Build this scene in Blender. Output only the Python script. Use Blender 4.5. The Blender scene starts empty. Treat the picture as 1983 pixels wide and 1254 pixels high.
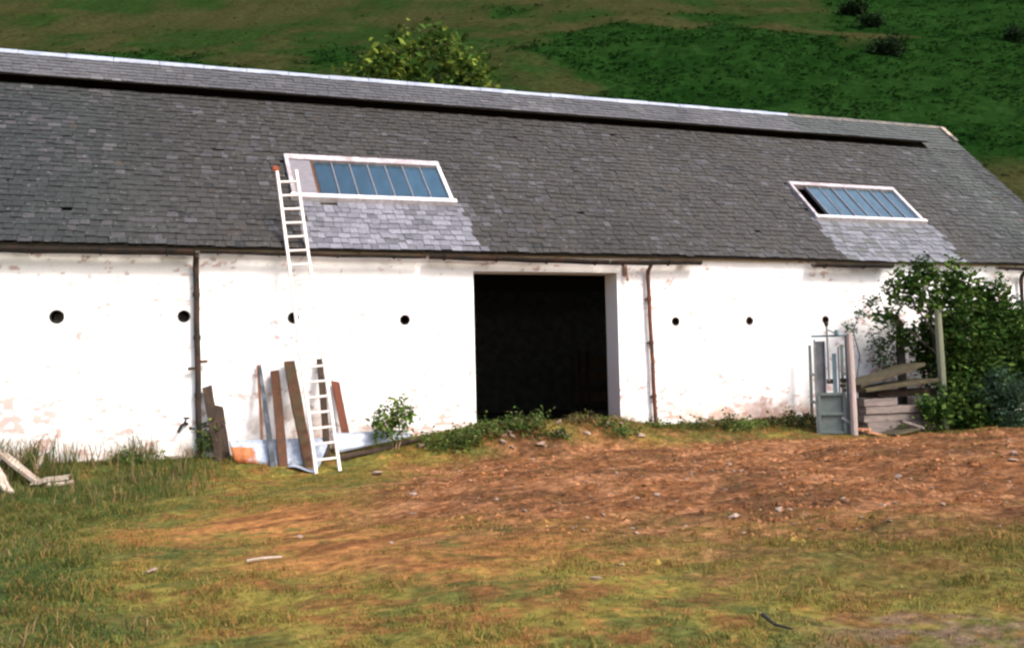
import bpy, math, random
import numpy as np
from mathutils import Vector, Matrix

random.seed(7)
RNG = np.random.default_rng(11)
scene = bpy.context.scene
col = scene.collection

# ------------------------------------------------------------------ camera
PW, PH, FPX = 1983.0, 1254.0, 1950.0
CX, CY, CZ, YAW, PIT, ROL = 1.034, -18.40, 1.095, .3666, .0437, -.0232
_f = np.array([math.sin(YAW)*math.cos(PIT), math.cos(YAW)*math.cos(PIT), math.sin(PIT)])
_r0 = np.array([math.cos(YAW), -math.sin(YAW), 0.0])
_u0 = np.cross(_r0, _f)
_r = _r0*math.cos(ROL)+_u0*math.sin(ROL)
_u = -_r0*math.sin(ROL)+_u0*math.cos(ROL)
CAM = np.array([CX, CY, CZ])
cd = bpy.data.cameras.new('camera')
cam = bpy.data.objects.new('camera', cd)
col.objects.link(cam)
cd.sensor_width = 36.0
cd.lens = 36.0*FPX/PW
cd.clip_start = .1
cd.clip_end = 2000
M = Matrix(((_r[0], _u[0], -_f[0], CX), (_r[1], _u[1], -_f[1], CY), (_r[2], _u[2], -_f[2], CZ), (0, 0, 0, 1)))
cam.matrix_world = M
scene.camera = cam

# ------------------------------------------------------------------ light
SUN_EL, SUN_AZ = 44.0, 30.0        # azimuth: from the wall normal (-Y) towards +X
sd = np.array([math.sin(math.radians(SUN_AZ))*math.cos(math.radians(SUN_EL)),
               -math.cos(math.radians(SUN_AZ))*math.cos(math.radians(SUN_EL)),
               math.sin(math.radians(SUN_EL))])
world = bpy.data.worlds.new('World')
scene.world = world
world.use_nodes = True
wn = world.node_tree
bg = wn.nodes['Background']
sky = wn.nodes.new('ShaderNodeTexSky')
sky.sky_type = 'NISHITA'
sky.sun_disc = False
sky.sun_elevation = math.radians(SUN_EL)
sky.sun_rotation = math.atan2(sd[0], sd[1])
sky.dust_density = 4.0
sky.ozone_density = 1.0
wn.links.new(sky.outputs[0], bg.inputs[0])
bg.inputs[1].default_value = 0.14
sl = bpy.data.lights.new('sun', 'SUN')
sl.energy = 1.5
sl.angle = math.radians(14.0)
sl.color = (1.0, .955, .89)
so = bpy.data.objects.new('sun', sl)
col.objects.link(so)
so.rotation_euler = Vector(sd).to_track_quat('Z', 'Y').to_euler()
so.location = (10, -20, 25)
scene.view_settings.view_transform = 'Standard'
scene.view_settings.look = 'None'
scene.view_settings.exposure = 1.25
scene.view_settings.gamma = 1.0
scene.view_settings.use_curve_mapping = False
scene.cycles.filter_width = 2.4
scene.cycles.max_bounces = 6
scene.cycles.diffuse_bounces = 3
scene.cycles.glossy_bounces = 3
scene.cycles.transparent_max_bounces = 8
scene.cycles.use_denoising = True


# ------------------------------------------------------------------ helpers
def ray(px, py):
    return _f+(px-PW/2)/FPX*_r-(py-PH/2)/FPX*_u


def atY(px, py, Y):
    d = ray(px, py)
    return CAM+d*((Y-CY)/d[1])


def _lat(seed, n=256):
    return np.random.default_rng(seed).random((n, n))


_L = {}


def vnoise(x, y, seed=0):
    if seed not in _L:
        _L[seed] = _lat(seed)
    L = _L[seed]
    x = np.asarray(x, float)
    y = np.asarray(y, float)
    xi = np.floor(x).astype(int)
    yi = np.floor(y).astype(int)
    fx = x-xi
    fy = y-yi
    fx = fx*fx*(3-2*fx)
    fy = fy*fy*(3-2*fy)
    n = L.shape[0]
    a = L[xi % n, yi % n]
    b = L[(xi+1) % n, yi % n]
    c = L[xi % n, (yi+1) % n]
    d = L[(xi+1) % n, (yi+1) % n]
    return (a*(1-fx)+b*fx)*(1-fy)+(c*(1-fx)+d*fx)*fy


def fbm(x, y, seed=0, oct=4, gain=.5):
    s = 0
    a = 1
    t = 0
    for o in range(oct):
        s = s+a*vnoise(np.asarray(x)*2**o+o*17.3, np.asarray(y)*2**o+o*9.1, seed+o)
        t += a
        a *= gain
    return s/t


def sstep(a, b, x):
    t = np.clip((np.asarray(x, float)-a)/(b-a), 0, 1)
    return t*t*(3-2*t)


class MB:
    """collects vertices and faces of one mesh (world coordinates)"""
    def __init__(s):
        s.v = []
        s.f = []
        s.c = []

    def add(s, vs, fs, c=None):
        k = len(s.v)
        s.v += [tuple(map(float, p)) for p in vs]
        s.f += [tuple(i+k for i in f) for f in fs]
        if c is not None:
            s.c += [c]*len(vs)
        return s

    def box(s, x0, x1, y0, y1, z0, z1, c=None):
        vs = [(x, y, z) for x in (x0, x1) for y in (y0, y1) for z in (z0, z1)]
        return s.add(vs, [(0, 1, 3, 2), (4, 6, 7, 5), (0, 4, 5, 1), (2, 3, 7, 6), (0, 2, 6, 4), (1, 5, 7, 3)], c)

    def hexa(s, P, c=None):
        """P: 8 points, bottom ring 0-3 then top ring 4-7"""
        return s.add(P, [(3, 2, 1, 0), (4, 5, 6, 7), (0, 1, 5, 4), (1, 2, 6, 5), (2, 3, 7, 6), (3, 0, 4, 7)], c)

    def bar(s, a, b, w, t, side=None, c=None, taper=1.0):
        """box beam from a to b, w wide along side, t thick"""
        a = np.array(a, float)
        b = np.array(b, float)
        d = b-a
        d /= np.linalg.norm(d)
        sd_ = np.array(side if side is not None else (1, 0, 0), float)
        sd_ = sd_-d*(sd_@d)
        sd_ /= np.linalg.norm(sd_)
        n = np.cross(d, sd_)
        q = []
        for p, k in ((a, 1.0), (b, taper)):
            q += [p+sd_*(i*w/2*k)+n*(j*t/2*k) for i, j in ((-1, -1), (1, -1), (1, 1), (-1, 1))]
        return s.hexa(q, c)

    def tube(s, pts, rad, n=8, caps=True, c=None):
        pts = [np.array(p, float) for p in pts]
        if not hasattr(rad, '__len__'):
            rad = [rad]*len(pts)
        vs = []
        up = None
        for i, p in enumerate(pts):
            d = pts[min(i+1, len(pts)-1)]-pts[max(i-1, 0)]
            d = d/np.linalg.norm(d)
            if up is None:
                up = np.cross(d, (0, 0, 1) if abs(d[2]) < .9 else (1, 0, 0))
            up = up-d*(up@d)
            up = up/np.linalg.norm(up)
            w = np.cross(d, up)
            vs += [p+rad[i]*(math.cos(2*math.pi*k/n)*up+math.sin(2*math.pi*k/n)*w) for k in range(n)]
        fs = [(i*n+k, i*n+(k+1) % n, (i+1)*n+(k+1) % n, (i+1)*n+k) for i in range(len(pts)-1) for k in range(n)]
        if caps:
            fs += [tuple(range(n-1, -1, -1)), tuple(range((len(pts)-1)*n, len(pts)*n))]
        return s.add(vs, fs, c)


WO = {}


def origin(o):
    return WO.get(o.name, np.zeros(3)) if o is not None else np.zeros(3)


def put(ob, parent, O):
    """place ob with world origin O under parent"""
    col.objects.link(ob)
    WO[ob.name] = np.array(O, float)
    if parent is not None:
        ob.parent = parent
    ob.location = tuple(np.array(O, float)-origin(parent))
    return ob


def make(name, mb, mat, parent=None, O=None, smooth=False, bevel=0.0):
    v = np.array(mb.v, float)
    if O is None:
        O = origin(parent) if parent is not None else np.array([v[:, 0].mean(), v[:, 1].mean(), v[:, 2].min()])
    O = np.array(O, float)
    me = bpy.data.meshes.new(name)
    me.from_pydata([tuple(p) for p in (v-O)], [], mb.f)
    me.validate()
    if mb.c and len(mb.c) == len(mb.v):
        at = me.color_attributes.new('Col', 'FLOAT_COLOR', 'POINT')
        a = np.ones((len(mb.v), 4), np.float32)
        a[:, :3] = np.array(mb.c, np.float32)
        at.data.foreach_set('color', a.ravel())
    if smooth:
        me.polygons.foreach_set('use_smooth', [True]*len(me.polygons))
    me.materials.append(mat)
    me.update()
    ob = bpy.data.objects.new(name, me)
    put(ob, parent, O)
    if bevel:
        m = ob.modifiers.new('bevel', 'BEVEL')
        m.width = bevel
        m.segments = 2
        m.limit_method = 'ANGLE'
    return ob


def fastmesh(name, V, counts, idx, colr, mat, parent=None, O=(0, 0, 0), smooth=False, normals=None):
    """numpy mesh: V (n,3), counts loops per face, idx flat loop indices"""
    me = bpy.data.meshes.new(name)
    V = np.asarray(V, np.float32)-np.asarray(O, np.float32)
    counts = np.asarray(counts, np.int32)
    idx = np.asarray(idx, np.int32)
    me.vertices.add(len(V))
    me.vertices.foreach_set('co', V.ravel())
    me.loops.add(len(idx))
    me.loops.foreach_set('vertex_index', idx)
    me.polygons.add(len(counts))
    st = np.concatenate([[0], np.cumsum(counts)[:-1]]).astype(np.int32)
    me.polygons.foreach_set('loop_start', st)
    me.polygons.foreach_set('loop_total', counts)
    sm_ = np.asarray(smooth) if hasattr(smooth, '__len__') else np.full(len(counts), bool(smooth))
    me.polygons.foreach_set('use_smooth', sm_)
    me.update(calc_edges=True)
    if colr is not None:
        at = me.color_attributes.new('Col', 'FLOAT_COLOR', 'POINT')
        a = np.ones((len(V), 4), np.float32)
        a[:, :3] = colr
        at.data.foreach_set('color', a.ravel())
    me.materials.append(mat)
    ob = bpy.data.objects.new(name, me)
    return put(ob, parent, O)


def grid_faces(nx, ny, mask=None):
    i, j = np.meshgrid(np.arange(nx-1), np.arange(ny-1), indexing='ij')
    a = (i*ny+j)
    q = np.stack([a, a+ny, a+ny+1, a+1], -1).reshape(-1, 4)
    if mask is not None:
        q = q[mask.reshape(-1)]
    return q


def tag(o, label, cat, group=None, kind=None):
    o['label'] = label
    o['category'] = cat
    if group:
        o['group'] = group
    if kind:
        o['kind'] = kind
    return o


def empty(name, O, label=None, cat=None, group=None):
    e = bpy.data.objects.new(name, None)
    e.empty_display_size = .2
    put(e, None, O)
    if label:
        tag(e, label, cat, group)
    return e


# ------------------------------------------------------------------ materials
def mat_new(name):
    m = bpy.data.materials.new(name)
    m.use_nodes = True
    nt = m.node_tree
    b = nt.nodes['Principled BSDF']
    b.inputs['Roughness'].default_value = .9
    b.inputs['Specular IOR Level'].default_value = .2
    return m, nt, b


def N(nt, typ, **kw):
    n = nt.nodes.new(typ)
    for k, v in kw.items():
        setattr(n, k, v)
    return n


def noise_node(nt, scale, detail=4, rough=.6, vec=None, dim=None):
    n = N(nt, 'ShaderNodeTexNoise')
    n.inputs['Scale'].default_value = scale
    n.inputs['Detail'].default_value = detail
    n.inputs['Roughness'].default_value = rough
    if vec is not None:
        nt.links.new(vec, n.inputs['Vector'])
    return n


def ramp(nt, fac, stops):
    r = N(nt, 'ShaderNodeValToRGB')
    e = r.color_ramp.elements
    while len(e) < len(stops):
        e.new(.5)
    for k, (p, c) in enumerate(stops):
        e[k].position = p
        e[k].color = (c[0], c[1], c[2], 1) if hasattr(c, '__len__') else (c, c, c, 1)
    nt.links.new(fac, r.inputs[0])
    return r.outputs[0]


def mix(nt, fac, a, b, blend='MIX'):
    m = N(nt, 'ShaderNodeMix', data_type='RGBA', blend_type=blend)
    for sock, v in ((m.inputs[0], fac), (m.inputs[6], a), (m.inputs[7], b)):
        if isinstance(v, (int, float)):
            sock.default_value = v
        elif isinstance(v, tuple):
            sock.default_value = (v[0], v[1], v[2], 1)
        else:
            nt.links.new(v, sock)
    return m.outputs[2]


def geo_pos(nt, sx=1, sy=1, sz=1):
    g = N(nt, 'ShaderNodeNewGeometry')
    mp = N(nt, 'ShaderNodeMapping')
    mp.inputs['Scale'].default_value = (sx, sy, sz)
    nt.links.new(g.outputs['Position'], mp.inputs['Vector'])
    return mp.outputs[0]


def bump(nt, b, height, strength=.5, dist=.02):
    bp = N(nt, 'ShaderNodeBump')
    bp.inputs['Strength'].default_value = strength
    bp.inputs['Distance'].default_value = dist
    nt.links.new(height, bp.inputs['Height'])
    nt.links.new(bp.outputs[0], b.inputs['Normal'])


def simple(name, c, rough=.85, var=.35, scale=8, metal=0.0, c2=None, stretch=(1, 1, 1), bs=.4, bd=.01, spec=.25):
    """a colour broken up by noise, a second colour in patches, fine relief"""
    m, nt, b = mat_new(name)
    p = geo_pos(nt, *stretch)
    n1 = noise_node(nt, scale, 5, .65, p)
    f = ramp(nt, n1.outputs['Fac'], [(.3, 1-var), (.7, 1+var*.6)])
    base = mix(nt, 1.0, tuple(c), f, 'MULTIPLY')
    if c2 is not None:
        n2 = noise_node(nt, scale*.45, 6, .7, p)
        k = ramp(nt, n2.outputs['Fac'], [(.48, 0.0), (.6, 1.0)])
        base = mix(nt, k, base, tuple(c2))
    nt.links.new(base, b.inputs['Base Color'])
    b.inputs['Roughness'].default_value = rough
    b.inputs['Metallic'].default_value = metal
    b.inputs['Specular IOR Level'].default_value = spec
    n3 = noise_node(nt, scale*4, 4, .6, p)
    bump(nt, b, n3.outputs['Fac'], bs, bd)
    return m


def vcol(name, rough=.9, var=.3, scale=20, bs=.5, bd=.02, trans=0.0, spec=.15, lichen=None, detail2=None, stretch=(1, 1, 1)):
    """colour from the mesh's own colour layer, broken up by noise"""
    m, nt, b = mat_new(name)
    a = N(nt, 'ShaderNodeVertexColor', layer_name='Col')
    p = geo_pos(nt, *stretch)
    n1 = noise_node(nt, scale, 5, .65, p)
    f = ramp(nt, n1.outputs['Fac'], [(.28, 1-var), (.72, 1+var*.7)])
    base = mix(nt, 1.0, a.outputs[0], f, 'MULTIPLY')
    if lichen:
        n2 = noise_node(nt, lichen[1], 5, .7, p)
        k = ramp(nt, n2.outputs['Fac'], [(lichen[2], 0.0), (lichen[2]+.07, lichen[3])])
        base = mix(nt, k, base, tuple(lichen[0]))
    nt.links.new(base, b.inputs['Base Color'])
    b.inputs['Roughness'].default_value = rough
    b.inputs['Specular IOR Level'].default_value = spec
    if bs:
        n3 = noise_node(nt, scale*2.5, 5, .65, p)
        bump(nt, b, n3.outputs['Fac'], bs, bd)
    if trans:
        t = N(nt, 'ShaderNodeBsdfTranslucent')
        nt.links.new(base, t.inputs[0])
        ms = N(nt, 'ShaderNodeMixShader')
        ms.inputs[0].default_value = trans
        out = nt.nodes['Material Output']
        nt.links.new(b.outputs[0], ms.inputs[1])
        nt.links.new(t.outputs[0], ms.inputs[2])
        nt.links.new(ms.outputs[0], out.inputs[0])
    return m


M_ground = vcol('earth_and_turf', spec=.03, var=.6, scale=9, bs=.9, bd=.05, lichen=((.30, .22, .16), 26, .66, .5))
M_hill = vcol('hill_turf', spec=0.0, var=.5, scale=1.3, bs=.8, bd=.3)
M_grass = vcol('grass_blades', spec=.02, var=.25, scale=3, bs=0, trans=.25)
M_leaf = vcol('leaves', rough=.7, var=.25, scale=5, bs=0, trans=.25, spec=.05)
M_wall = vcol('flaking_limewash', rough=.92, var=.06, scale=30, bs=.35, bd=.004)
M_slate = vcol('weathered_slate', rough=.72, var=.35, scale=16, bs=.5, bd=.006, lichen=((.165, .165, .175), 10.5, .60, .65), spec=.25)
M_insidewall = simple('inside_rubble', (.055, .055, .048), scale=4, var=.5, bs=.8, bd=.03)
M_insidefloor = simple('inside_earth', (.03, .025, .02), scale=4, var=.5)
M_deck = simple('sarking_boards', (.055, .045, .035), scale=6, stretch=(.3, 3, 3))
M_zinc = simple('zinc_ridge', (.31, .34, .42), rough=.55, var=.18, scale=6, c2=(.23, .25, .31), bs=.25, bd=.004, spec=.4)
M_ridgestone = simple('ridge_stone', (.11, .105, .10), var=.4, scale=9, c2=(.18, .15, .12))
M_white = simple('weathered_white_paint', (.62, .58, .60), rough=.7, var=.3, scale=9, bs=.3, bd=.004)
M_whitedirty = simple('dirty_white_paint', (.43, .38, .41), rough=.75, var=.3, scale=8, c2=(.27, .23, .23), bs=.3, bd=.004)
M_greyboard = simple('weathered_grey_board', (.185, .17, .19), var=.3, scale=7, stretch=(1, 5, 5))
M_iron = simple('dark_cast_iron', (.022, .018, .015), rough=.8, var=.4, scale=6, c2=(.045, .024, .016))
M_rust = simple('rusty_iron', (.13, .050, .030), rough=.85, var=.4, scale=11, c2=(.07, .035, .026))
M_clay = simple('vent_clay', (.09, .05, .04), var=.4, scale=14)
M_soot = simple('vent_sooty_clay', (.025, .022, .02), var=.4, scale=14)
M_ladder = simple('bleached_ladder_wood', (.72, .62, .58), var=.22, scale=7, stretch=(6, 6, .7), bs=.3, bd=.003)
M_plankdark = simple('dark_old_timber', (.034, .022, .016), var=.45, scale=6, c2=(.052, .033, .021), stretch=(5, 5, .6))
M_plankbrown = simple('brown_timber', (.095, .040, .021), var=.4, scale=6, c2=(.060, .034, .021), stretch=(6, 6, .5))
M_plankred = simple('red_brown_timber', (.145, .048, .028), var=.35, scale=6, c2=(.095, .038, .026), stretch=(6, 6, .5))
M_plankgrn = simple('algae_brown_timber', (.080, .036, .019), var=.4, scale=5, c2=(.052, .044, .022), stretch=(4, 4, .5))
M_steelblue = simple('blue_grey_steel', (.026, .032, .042), rough=.6, var=.35, scale=8, metal=.0, c2=(.085, .10, .125))
M_crush = simple('painted_grey_green_steel', (.115, .14, .135), rough=.55, var=.2, scale=5, c2=(.085, .105, .10), spec=.35)
M_crushpale = simple('galvanised_steel', (.22, .22, .23), rough=.5, var=.22, scale=6, metal=.35, c2=(.15, .16, .16))
M_crushblue = simple('blue_grey_painted_bar', (.12, .19, .22), rough=.5, var=.2, scale=6)
M_galv = simple('galvanised_sheet', (.36, .40, .48), rough=.45, var=.2, scale=5, metal=.35, bs=.2, bd=.004)
M_postpale = simple('pale_fence_post', (.42, .33, .31), var=.3, scale=7, stretch=(6, 6, .6), c2=(.33, .28, .25))
M_postgreen = simple('lichened_post', (.18, .185, .13), var=.35, scale=8, stretch=(6, 6, .8), c2=(.17, .18, .11))
M_boardpink = simple('pinkish_weathered_board', (.20, .16, .145), var=.35, scale=6, stretch=(.8, 5, 5), c2=(.13, .11, .10))  # weathered boards, colour darkened to carry the shade on the stack
M_moss = simple('mossy_board', (.046, .036, .022), var=.4, scale=7, c2=(.080, .070, .034), stretch=(1, 4, 6))
M_bleach = simple('bleached_wood', (.40, .33, .27), var=.3, scale=8, c2=(.27, .21, .165))
M_orangewood = simple('fresh_orange_wood', (.48, .22, .12), var=.3, scale=8)
M_stone = simple('pale_stone', (.30, .215, .165), var=.3, scale=12, bs=.6, bd=.02)
M_stonedk = simple('brown_stone', (.24, .16, .12), var=.4, scale=12, bs=.6, bd=.02)
M_bark = simple('bark', (.06, .05, .04), var=.4, scale=10, stretch=(4, 4, 1), bs=.8, bd=.03)
M_rag = simple('orange_rag', (.36, .085, .04), var=.3, scale=20)
M_concrete = simple('lintel_render', (.62, .60, .58), var=.2, scale=7)


def rust_sheet():
    m, nt, b = mat_new('rust_patched_sheet')
    p = geo_pos(nt)
    g = N(nt, 'ShaderNodeSeparateXYZ')
    nt.links.new(p, g.inputs[0])
    n = noise_node(nt, 7, 5, .7, p)
    mr = N(nt, 'ShaderNodeMapRange')
    mr.inputs[1].default_value = 3.25
    mr.inputs[2].default_value = 2.75
    nt.links.new(g.outputs[0], mr.inputs[0])
    ad = N(nt, 'ShaderNodeMath', operation='ADD')
    nt.links.new(mr.outputs[0], ad.inputs[0])
    nt.links.new(n.outputs['Fac'], ad.inputs[1])
    zr = N(nt, 'ShaderNodeMapRange')
    zr.inputs[1].default_value = -.10
    zr.inputs[2].default_value = -.16
    nt.links.new(g.outputs[2], zr.inputs[0])
    mu = N(nt, 'ShaderNodeMath', operation='MULTIPLY')
    nt.links.new(ad.outputs[0], mu.inputs[0])
    nt.links.new(zr.outputs[0], mu.inputs[1])
    k = ramp(nt, mu.outputs[0], [(.80, 0.0), (.95, 1.0)])
    n2 = noise_node(nt, 14, 4, .6, p)
    zin = ramp(nt, n2.outputs['Fac'], [(.3, (.22, .26, .33)), (.7, (.40, .44, .51))])
    rus = ramp(nt, n2.outputs['Fac'], [(.3, (.28, .075, .025)), (.7, (.45, .17, .07))])
    nt.links.new(mix(nt, k, zin, rus), b.inputs['Base Color'])
    b.inputs['Roughness'].default_value = .55
    b.inputs['Metallic'].default_value = .15
    return m


M_rustsheet = rust_sheet()


def glass_mat(name, tint):  # old dirty glass; the blue tint paints in the sky's reflection
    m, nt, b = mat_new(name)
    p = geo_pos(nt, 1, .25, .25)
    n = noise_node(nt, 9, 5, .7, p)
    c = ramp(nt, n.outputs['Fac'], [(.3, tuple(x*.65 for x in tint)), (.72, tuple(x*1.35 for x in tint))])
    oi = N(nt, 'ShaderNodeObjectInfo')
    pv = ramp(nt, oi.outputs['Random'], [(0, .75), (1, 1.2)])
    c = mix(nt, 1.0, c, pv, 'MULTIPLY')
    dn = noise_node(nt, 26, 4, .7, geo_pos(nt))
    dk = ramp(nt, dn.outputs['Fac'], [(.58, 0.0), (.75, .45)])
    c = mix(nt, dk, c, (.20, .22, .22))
    nt.links.new(c, b.inputs['Base Color'])
    b.inputs['Roughness'].default_value = .12
    b.inputs['Specular IOR Level'].default_value = .9
    b.inputs['Coat Weight'].default_value = .5
    tr = N(nt, 'ShaderNodeBsdfTransparent')
    tr.inputs[0].default_value = (.5, .62, .66, 1)
    ms = N(nt, 'ShaderNodeMixShader')
    ms.inputs[0].default_value = .22
    out = nt.nodes['Material Output']
    nt.links.new(b.outputs[0], ms.inputs[1])
    nt.links.new(tr.outputs[0], ms.inputs[2])
    nt.links.new(ms.outputs[0], out.inputs[0])
    return m


M_glass = glass_mat('dusty_sky_tint_glass', (.028, .068, .105))
M_glass2 = glass_mat('pale_sky_tint_glass', (.055, .105, .145))

# ------------------------------------------------------------------ ground
_zwx = [-60, -7, -1, 2.2, 4.0, 5.0, 6.7, 7.3, 10.4, 11.2, 13, 15, 18, 23, 80]
_zwz = [-.4, -.30, -.26, -.33, -.36, -.28, -.10, -.03, -.05, -.15, -.14, -.12, -.22, -.30, -.4]


def hz0(x, y):
    """smooth lie of the yard"""
    x = np.asarray(x, float)
    y = np.asarray(y, float)
    yard = -.60+.02*(np.clip(x, -10, 12.5)-3)
    yard = yard+(-.52-yard)*sstep(-5, -10, y)
    zw = np.interp(x, _zwx, _zwz)
    t = sstep(-1.6, -.1, y)
    z = yard*(1-t)+zw*t
    # heap of earth and rubble in front of the doorway
    z = z+.20*np.exp(-((x-8.0)/1.7)**2-((y+.75)/.6)**2)+.12*np.exp(-((x-9.7)/.7)**2-((y+.35)/.4)**2)
    z = np.where(y > .3, np.minimum(z, -.25), z)
    return z


def hz(x, y):
    x = np.asarray(x, float)
    y = np.asarray(y, float)
    near = sstep(30, 18, np.hypot(x-8, y+8))
    n = (fbm(x*.55, y*.55, 3, 3)-.5)*.16+(fbm(x*2.1, y*2.1, 8, 3)-.5)*.06
    d = dirtmask(x, y)
    n = n+d*((fbm(x*3.3+5, y*5.5, 21, 4, .62)-.5)*.09+(fbm(x*1.1+5, y*1.6, 23, 3)-.5)*.05)
    n = n*sstep(.2, -1.0, y)*near*.9+n*.2*near
    return hz0(x, y)+n


def G(px, py, f=None):
    """the point of the yard seen at a pixel"""
    f = f or hz
    d = ray(px, py)
    ts = np.linspace(4/np.linalg.norm(d), 30/np.linalg.norm(d), 2500)
    P = CAM[None]+ts[:, None]*d[None]
    below = P[:, 2] < f(P[:, 0], P[:, 1])
    k = int(np.argmax(below)) if below.any() else len(ts)-1
    return P[k]


def polydist(poly, x, y):
    """signed distance, positive inside"""
    x = np.asarray(x, float)
    y = np.asarray(y, float)
    best = np.full(x.shape, 1e9)
    ins = np.zeros(x.shape, bool)
    n = len(poly)
    for i in range(n):
        ax, ay = poly[i]
        bx, by = poly[(i+1) % n]
        dx, dy = bx-ax, by-ay
        t = np.clip(((x-ax)*dx+(y-ay)*dy)/(dx*dx+dy*dy+1e-12), 0, 1)
        best = np.minimum(best, np.hypot(x-ax-t*dx, y-ay-t*dy))
        c = ((ay > y) != (by > y)) & (x < (bx-ax)*(y-ay)/(by-ay+1e-12)+ax)
        ins ^= c
    return np.where(ins, best, -best)


# bare brown earth, worn orange turf, darker green strip, as seen on the ground
P_DIRT = [(4.4, -4.6), (5.2, -2.7), (6.7, -1.55), (8.2, -.75), (9.4, -.35), (10.3, -.6), (11, -1.15), (14, -1.9), (17, -2.6), (24, -4.0), (26, -9), (14, -11.0), (9.5, -11.5),
          (7.8, -11.1), (6.3, -10.5), (4.6, -8.8), (3.7, -6.4)]
P_WORN = [(1.2, -6.0), (3.2, -5.2), (5.0, -5.4), (6.0, -8.0), (5.6, -10.2), (3.8, -10.6), (2.3, -10.2), (1.9, -8.4)]
P_DARKG = [(-14, -.5), (1.4, -.6), (1.5, -2.6), (.9, -4.5), (.5, -6), (.7, -8.2), (.9, -10), (.8, -14), (-14, -16)]
P_GREYBARE = [(4.2, -13.4), (5.2, -13.25), (6.6, -13.6), (8.5, -14), (9, -17), (4, -17)]
P_RIGHTG = [(6.2, -10.2), (8.2, -10.6), (10, -11.2), (14, -11), (16, -15), (6.6, -13.2), (5.4, -12.2)]


def warp(x, y, a=1.0):
    return x+(fbm(x*.9, y*.9, 31, 4)-.5)*2.2*a, y+(fbm(x*.9+40, y*.9, 36, 4)-.5)*2.2*a


def dirtmask(x, y):
    wx, wy = warp(np.asarray(x, float), np.asarray(y, float), .9)
    soft = 1.0+1.1*sstep(-7.0, -9.5, np.asarray(y, float))
    d = sstep(-1.1*soft, .9*soft, polydist(P_DIRT, wx, wy)+1.6*soft*(fbm(np.asarray(x)*1.7, np.asarray(y)*2.6, 37, 4)-.5))
    return d


def zone(poly, x, y, soft=.6, a=1.0):
    wx, wy = warp(np.asarray(x, float), np.asarray(y, float), a)
    return sstep(-soft, soft, polydist(poly, wx, wy))


C_YG = np.array([.185, .148, .034])
C_OLV = np.array([.092, .092, .024])
C_DG = np.array([.046, .066, .019])
C_ORG = np.array([.335, .145, .050])
C_DIRT = np.array([.155, .064, .026])
C_DIRT2 = np.array([.255, .122, .060])
C_DIRT3 = np.array([.065, .034, .018])
C_GREY = np.array([.140, .095, .060])


def ground_masks(x, y):
    d = dirtmask(x, y)
    w = zone(P_WORN, x, y, .8)*(1-d)
    g = zone(P_DARKG, x, y, .9)
    b = zone(P_GREYBARE, x, y, .5, .6)
    r = zone(P_RIGHTG, x, y, 1.0)
    return d, w, g, b, r


def ground_color(x, y):
    x = np.asarray(x, float)
    y = np.asarray(y, float)
    d, w, g, b, r = ground_masks(x, y)
    n = fbm(x*1.3, y*1.3, 51, 5, .6)
    n2 = fbm(x*5, y*7, 61, 4, .65)
    n3 = fbm(x*14, y*17, 71, 3, .65)
    c = C_OLV+(C_YG-C_OLV)*sstep(.36, .60, n)[..., None]
    n5 = fbm(x*2.6+11, y*3.4, 241, 4, .6)
    c = c+(C_ORG*.8-c)*(sstep(.52, .72, n2)*.75)[..., None]
    c = c+(C_DIRT-c)*(sstep(.54, .68, n5)*.7)[..., None]
    c = c+(C_DG*1.1-c)*(sstep(.44, .32, n5)*.6)[..., None]
    c = c+(C_OLV*.85-c)*(r*.65)[..., None]
    wn_ = w*sstep(.30, .55, n2*.6+n*.4)
    c = c+(C_ORG-c)*(wn_*.95)[..., None]
    c = c+(C_DIRT*.8-c)*(w*sstep(.50, .36, fbm(x*1.1+y*.42, y*3.6-x*1.2, 253, 4, .6))*.8)[..., None]
    c = c+(C_DG-c)*(g*(.55+.45*sstep(.4, .6, n)))[..., None]
    dc = C_DIRT+(C_DIRT2-C_DIRT)*sstep(.45, .75, n2)[..., None]
    dc = dc+(C_DIRT3-dc)*(sstep(.52, .3, n)*.6)[..., None]
    n7 = fbm(x*1.1+y*.42, y*3.2-x*1.2, 251, 4, .6)
    dc = dc+(C_DIRT3-dc)*(sstep(.46, .30, n7)*.45)[..., None]
    dc = dc+(C_DIRT2*1.1-dc)*(sstep(.56, .70, n7)*.6)[..., None]
    dc = dc*(.6+.8*n3)[..., None]
    c = c+(dc-c)*(d*sstep(.15, .45, n2*.5+n*.5+d*.15))[..., None]
    gb = b*sstep(.35, .6, n2)
    c = c+(C_GREY-c)*gb[..., None]
    # soil and litter close to the wall
    k = sstep(-1.0, -.2, y)*(1-d)
    c = c+(C_DG*.9-c)*(k*.7)[..., None]
    return c*(.68+.94*n3)[..., None]


xs = np.concatenate([np.linspace(-600, -60, 10)[:-1], np.linspace(-60, -4, 40)[:-1], np.arange(-4, 22, .055), np.linspace(22, 70, 40), np.linspace(70, 600, 11)[1:]])
ys = np.concatenate([np.linspace(-600, -60, 10)[:-1], np.linspace(-60, -15, 40)[:-1], np.arange(-15, .35, .055), np.linspace(.35, 40, 30), np.linspace(40, 600, 12)[1:]])
XX, YY = np.meshgrid(xs, ys, indexing='ij')
ZZ = hz(XX, YY)
ZZ = np.where(YY > 14, -.45, ZZ)
q = grid_faces(len(xs), len(ys))
gob = fastmesh('ground', np.stack([XX, YY, ZZ], -1).reshape(-1, 3), np.full(len(q), 4), q.reshape(-1), ground_color(XX, YY).reshape(-1, 3), M_ground, smooth=True)
gob['kind'] = 'structure'

# ------------------------------------------------------------------ hillside
HSL, HT0 = .50, 41.0
FX, FY = math.sin(YAW), math.cos(YAW)


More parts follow.
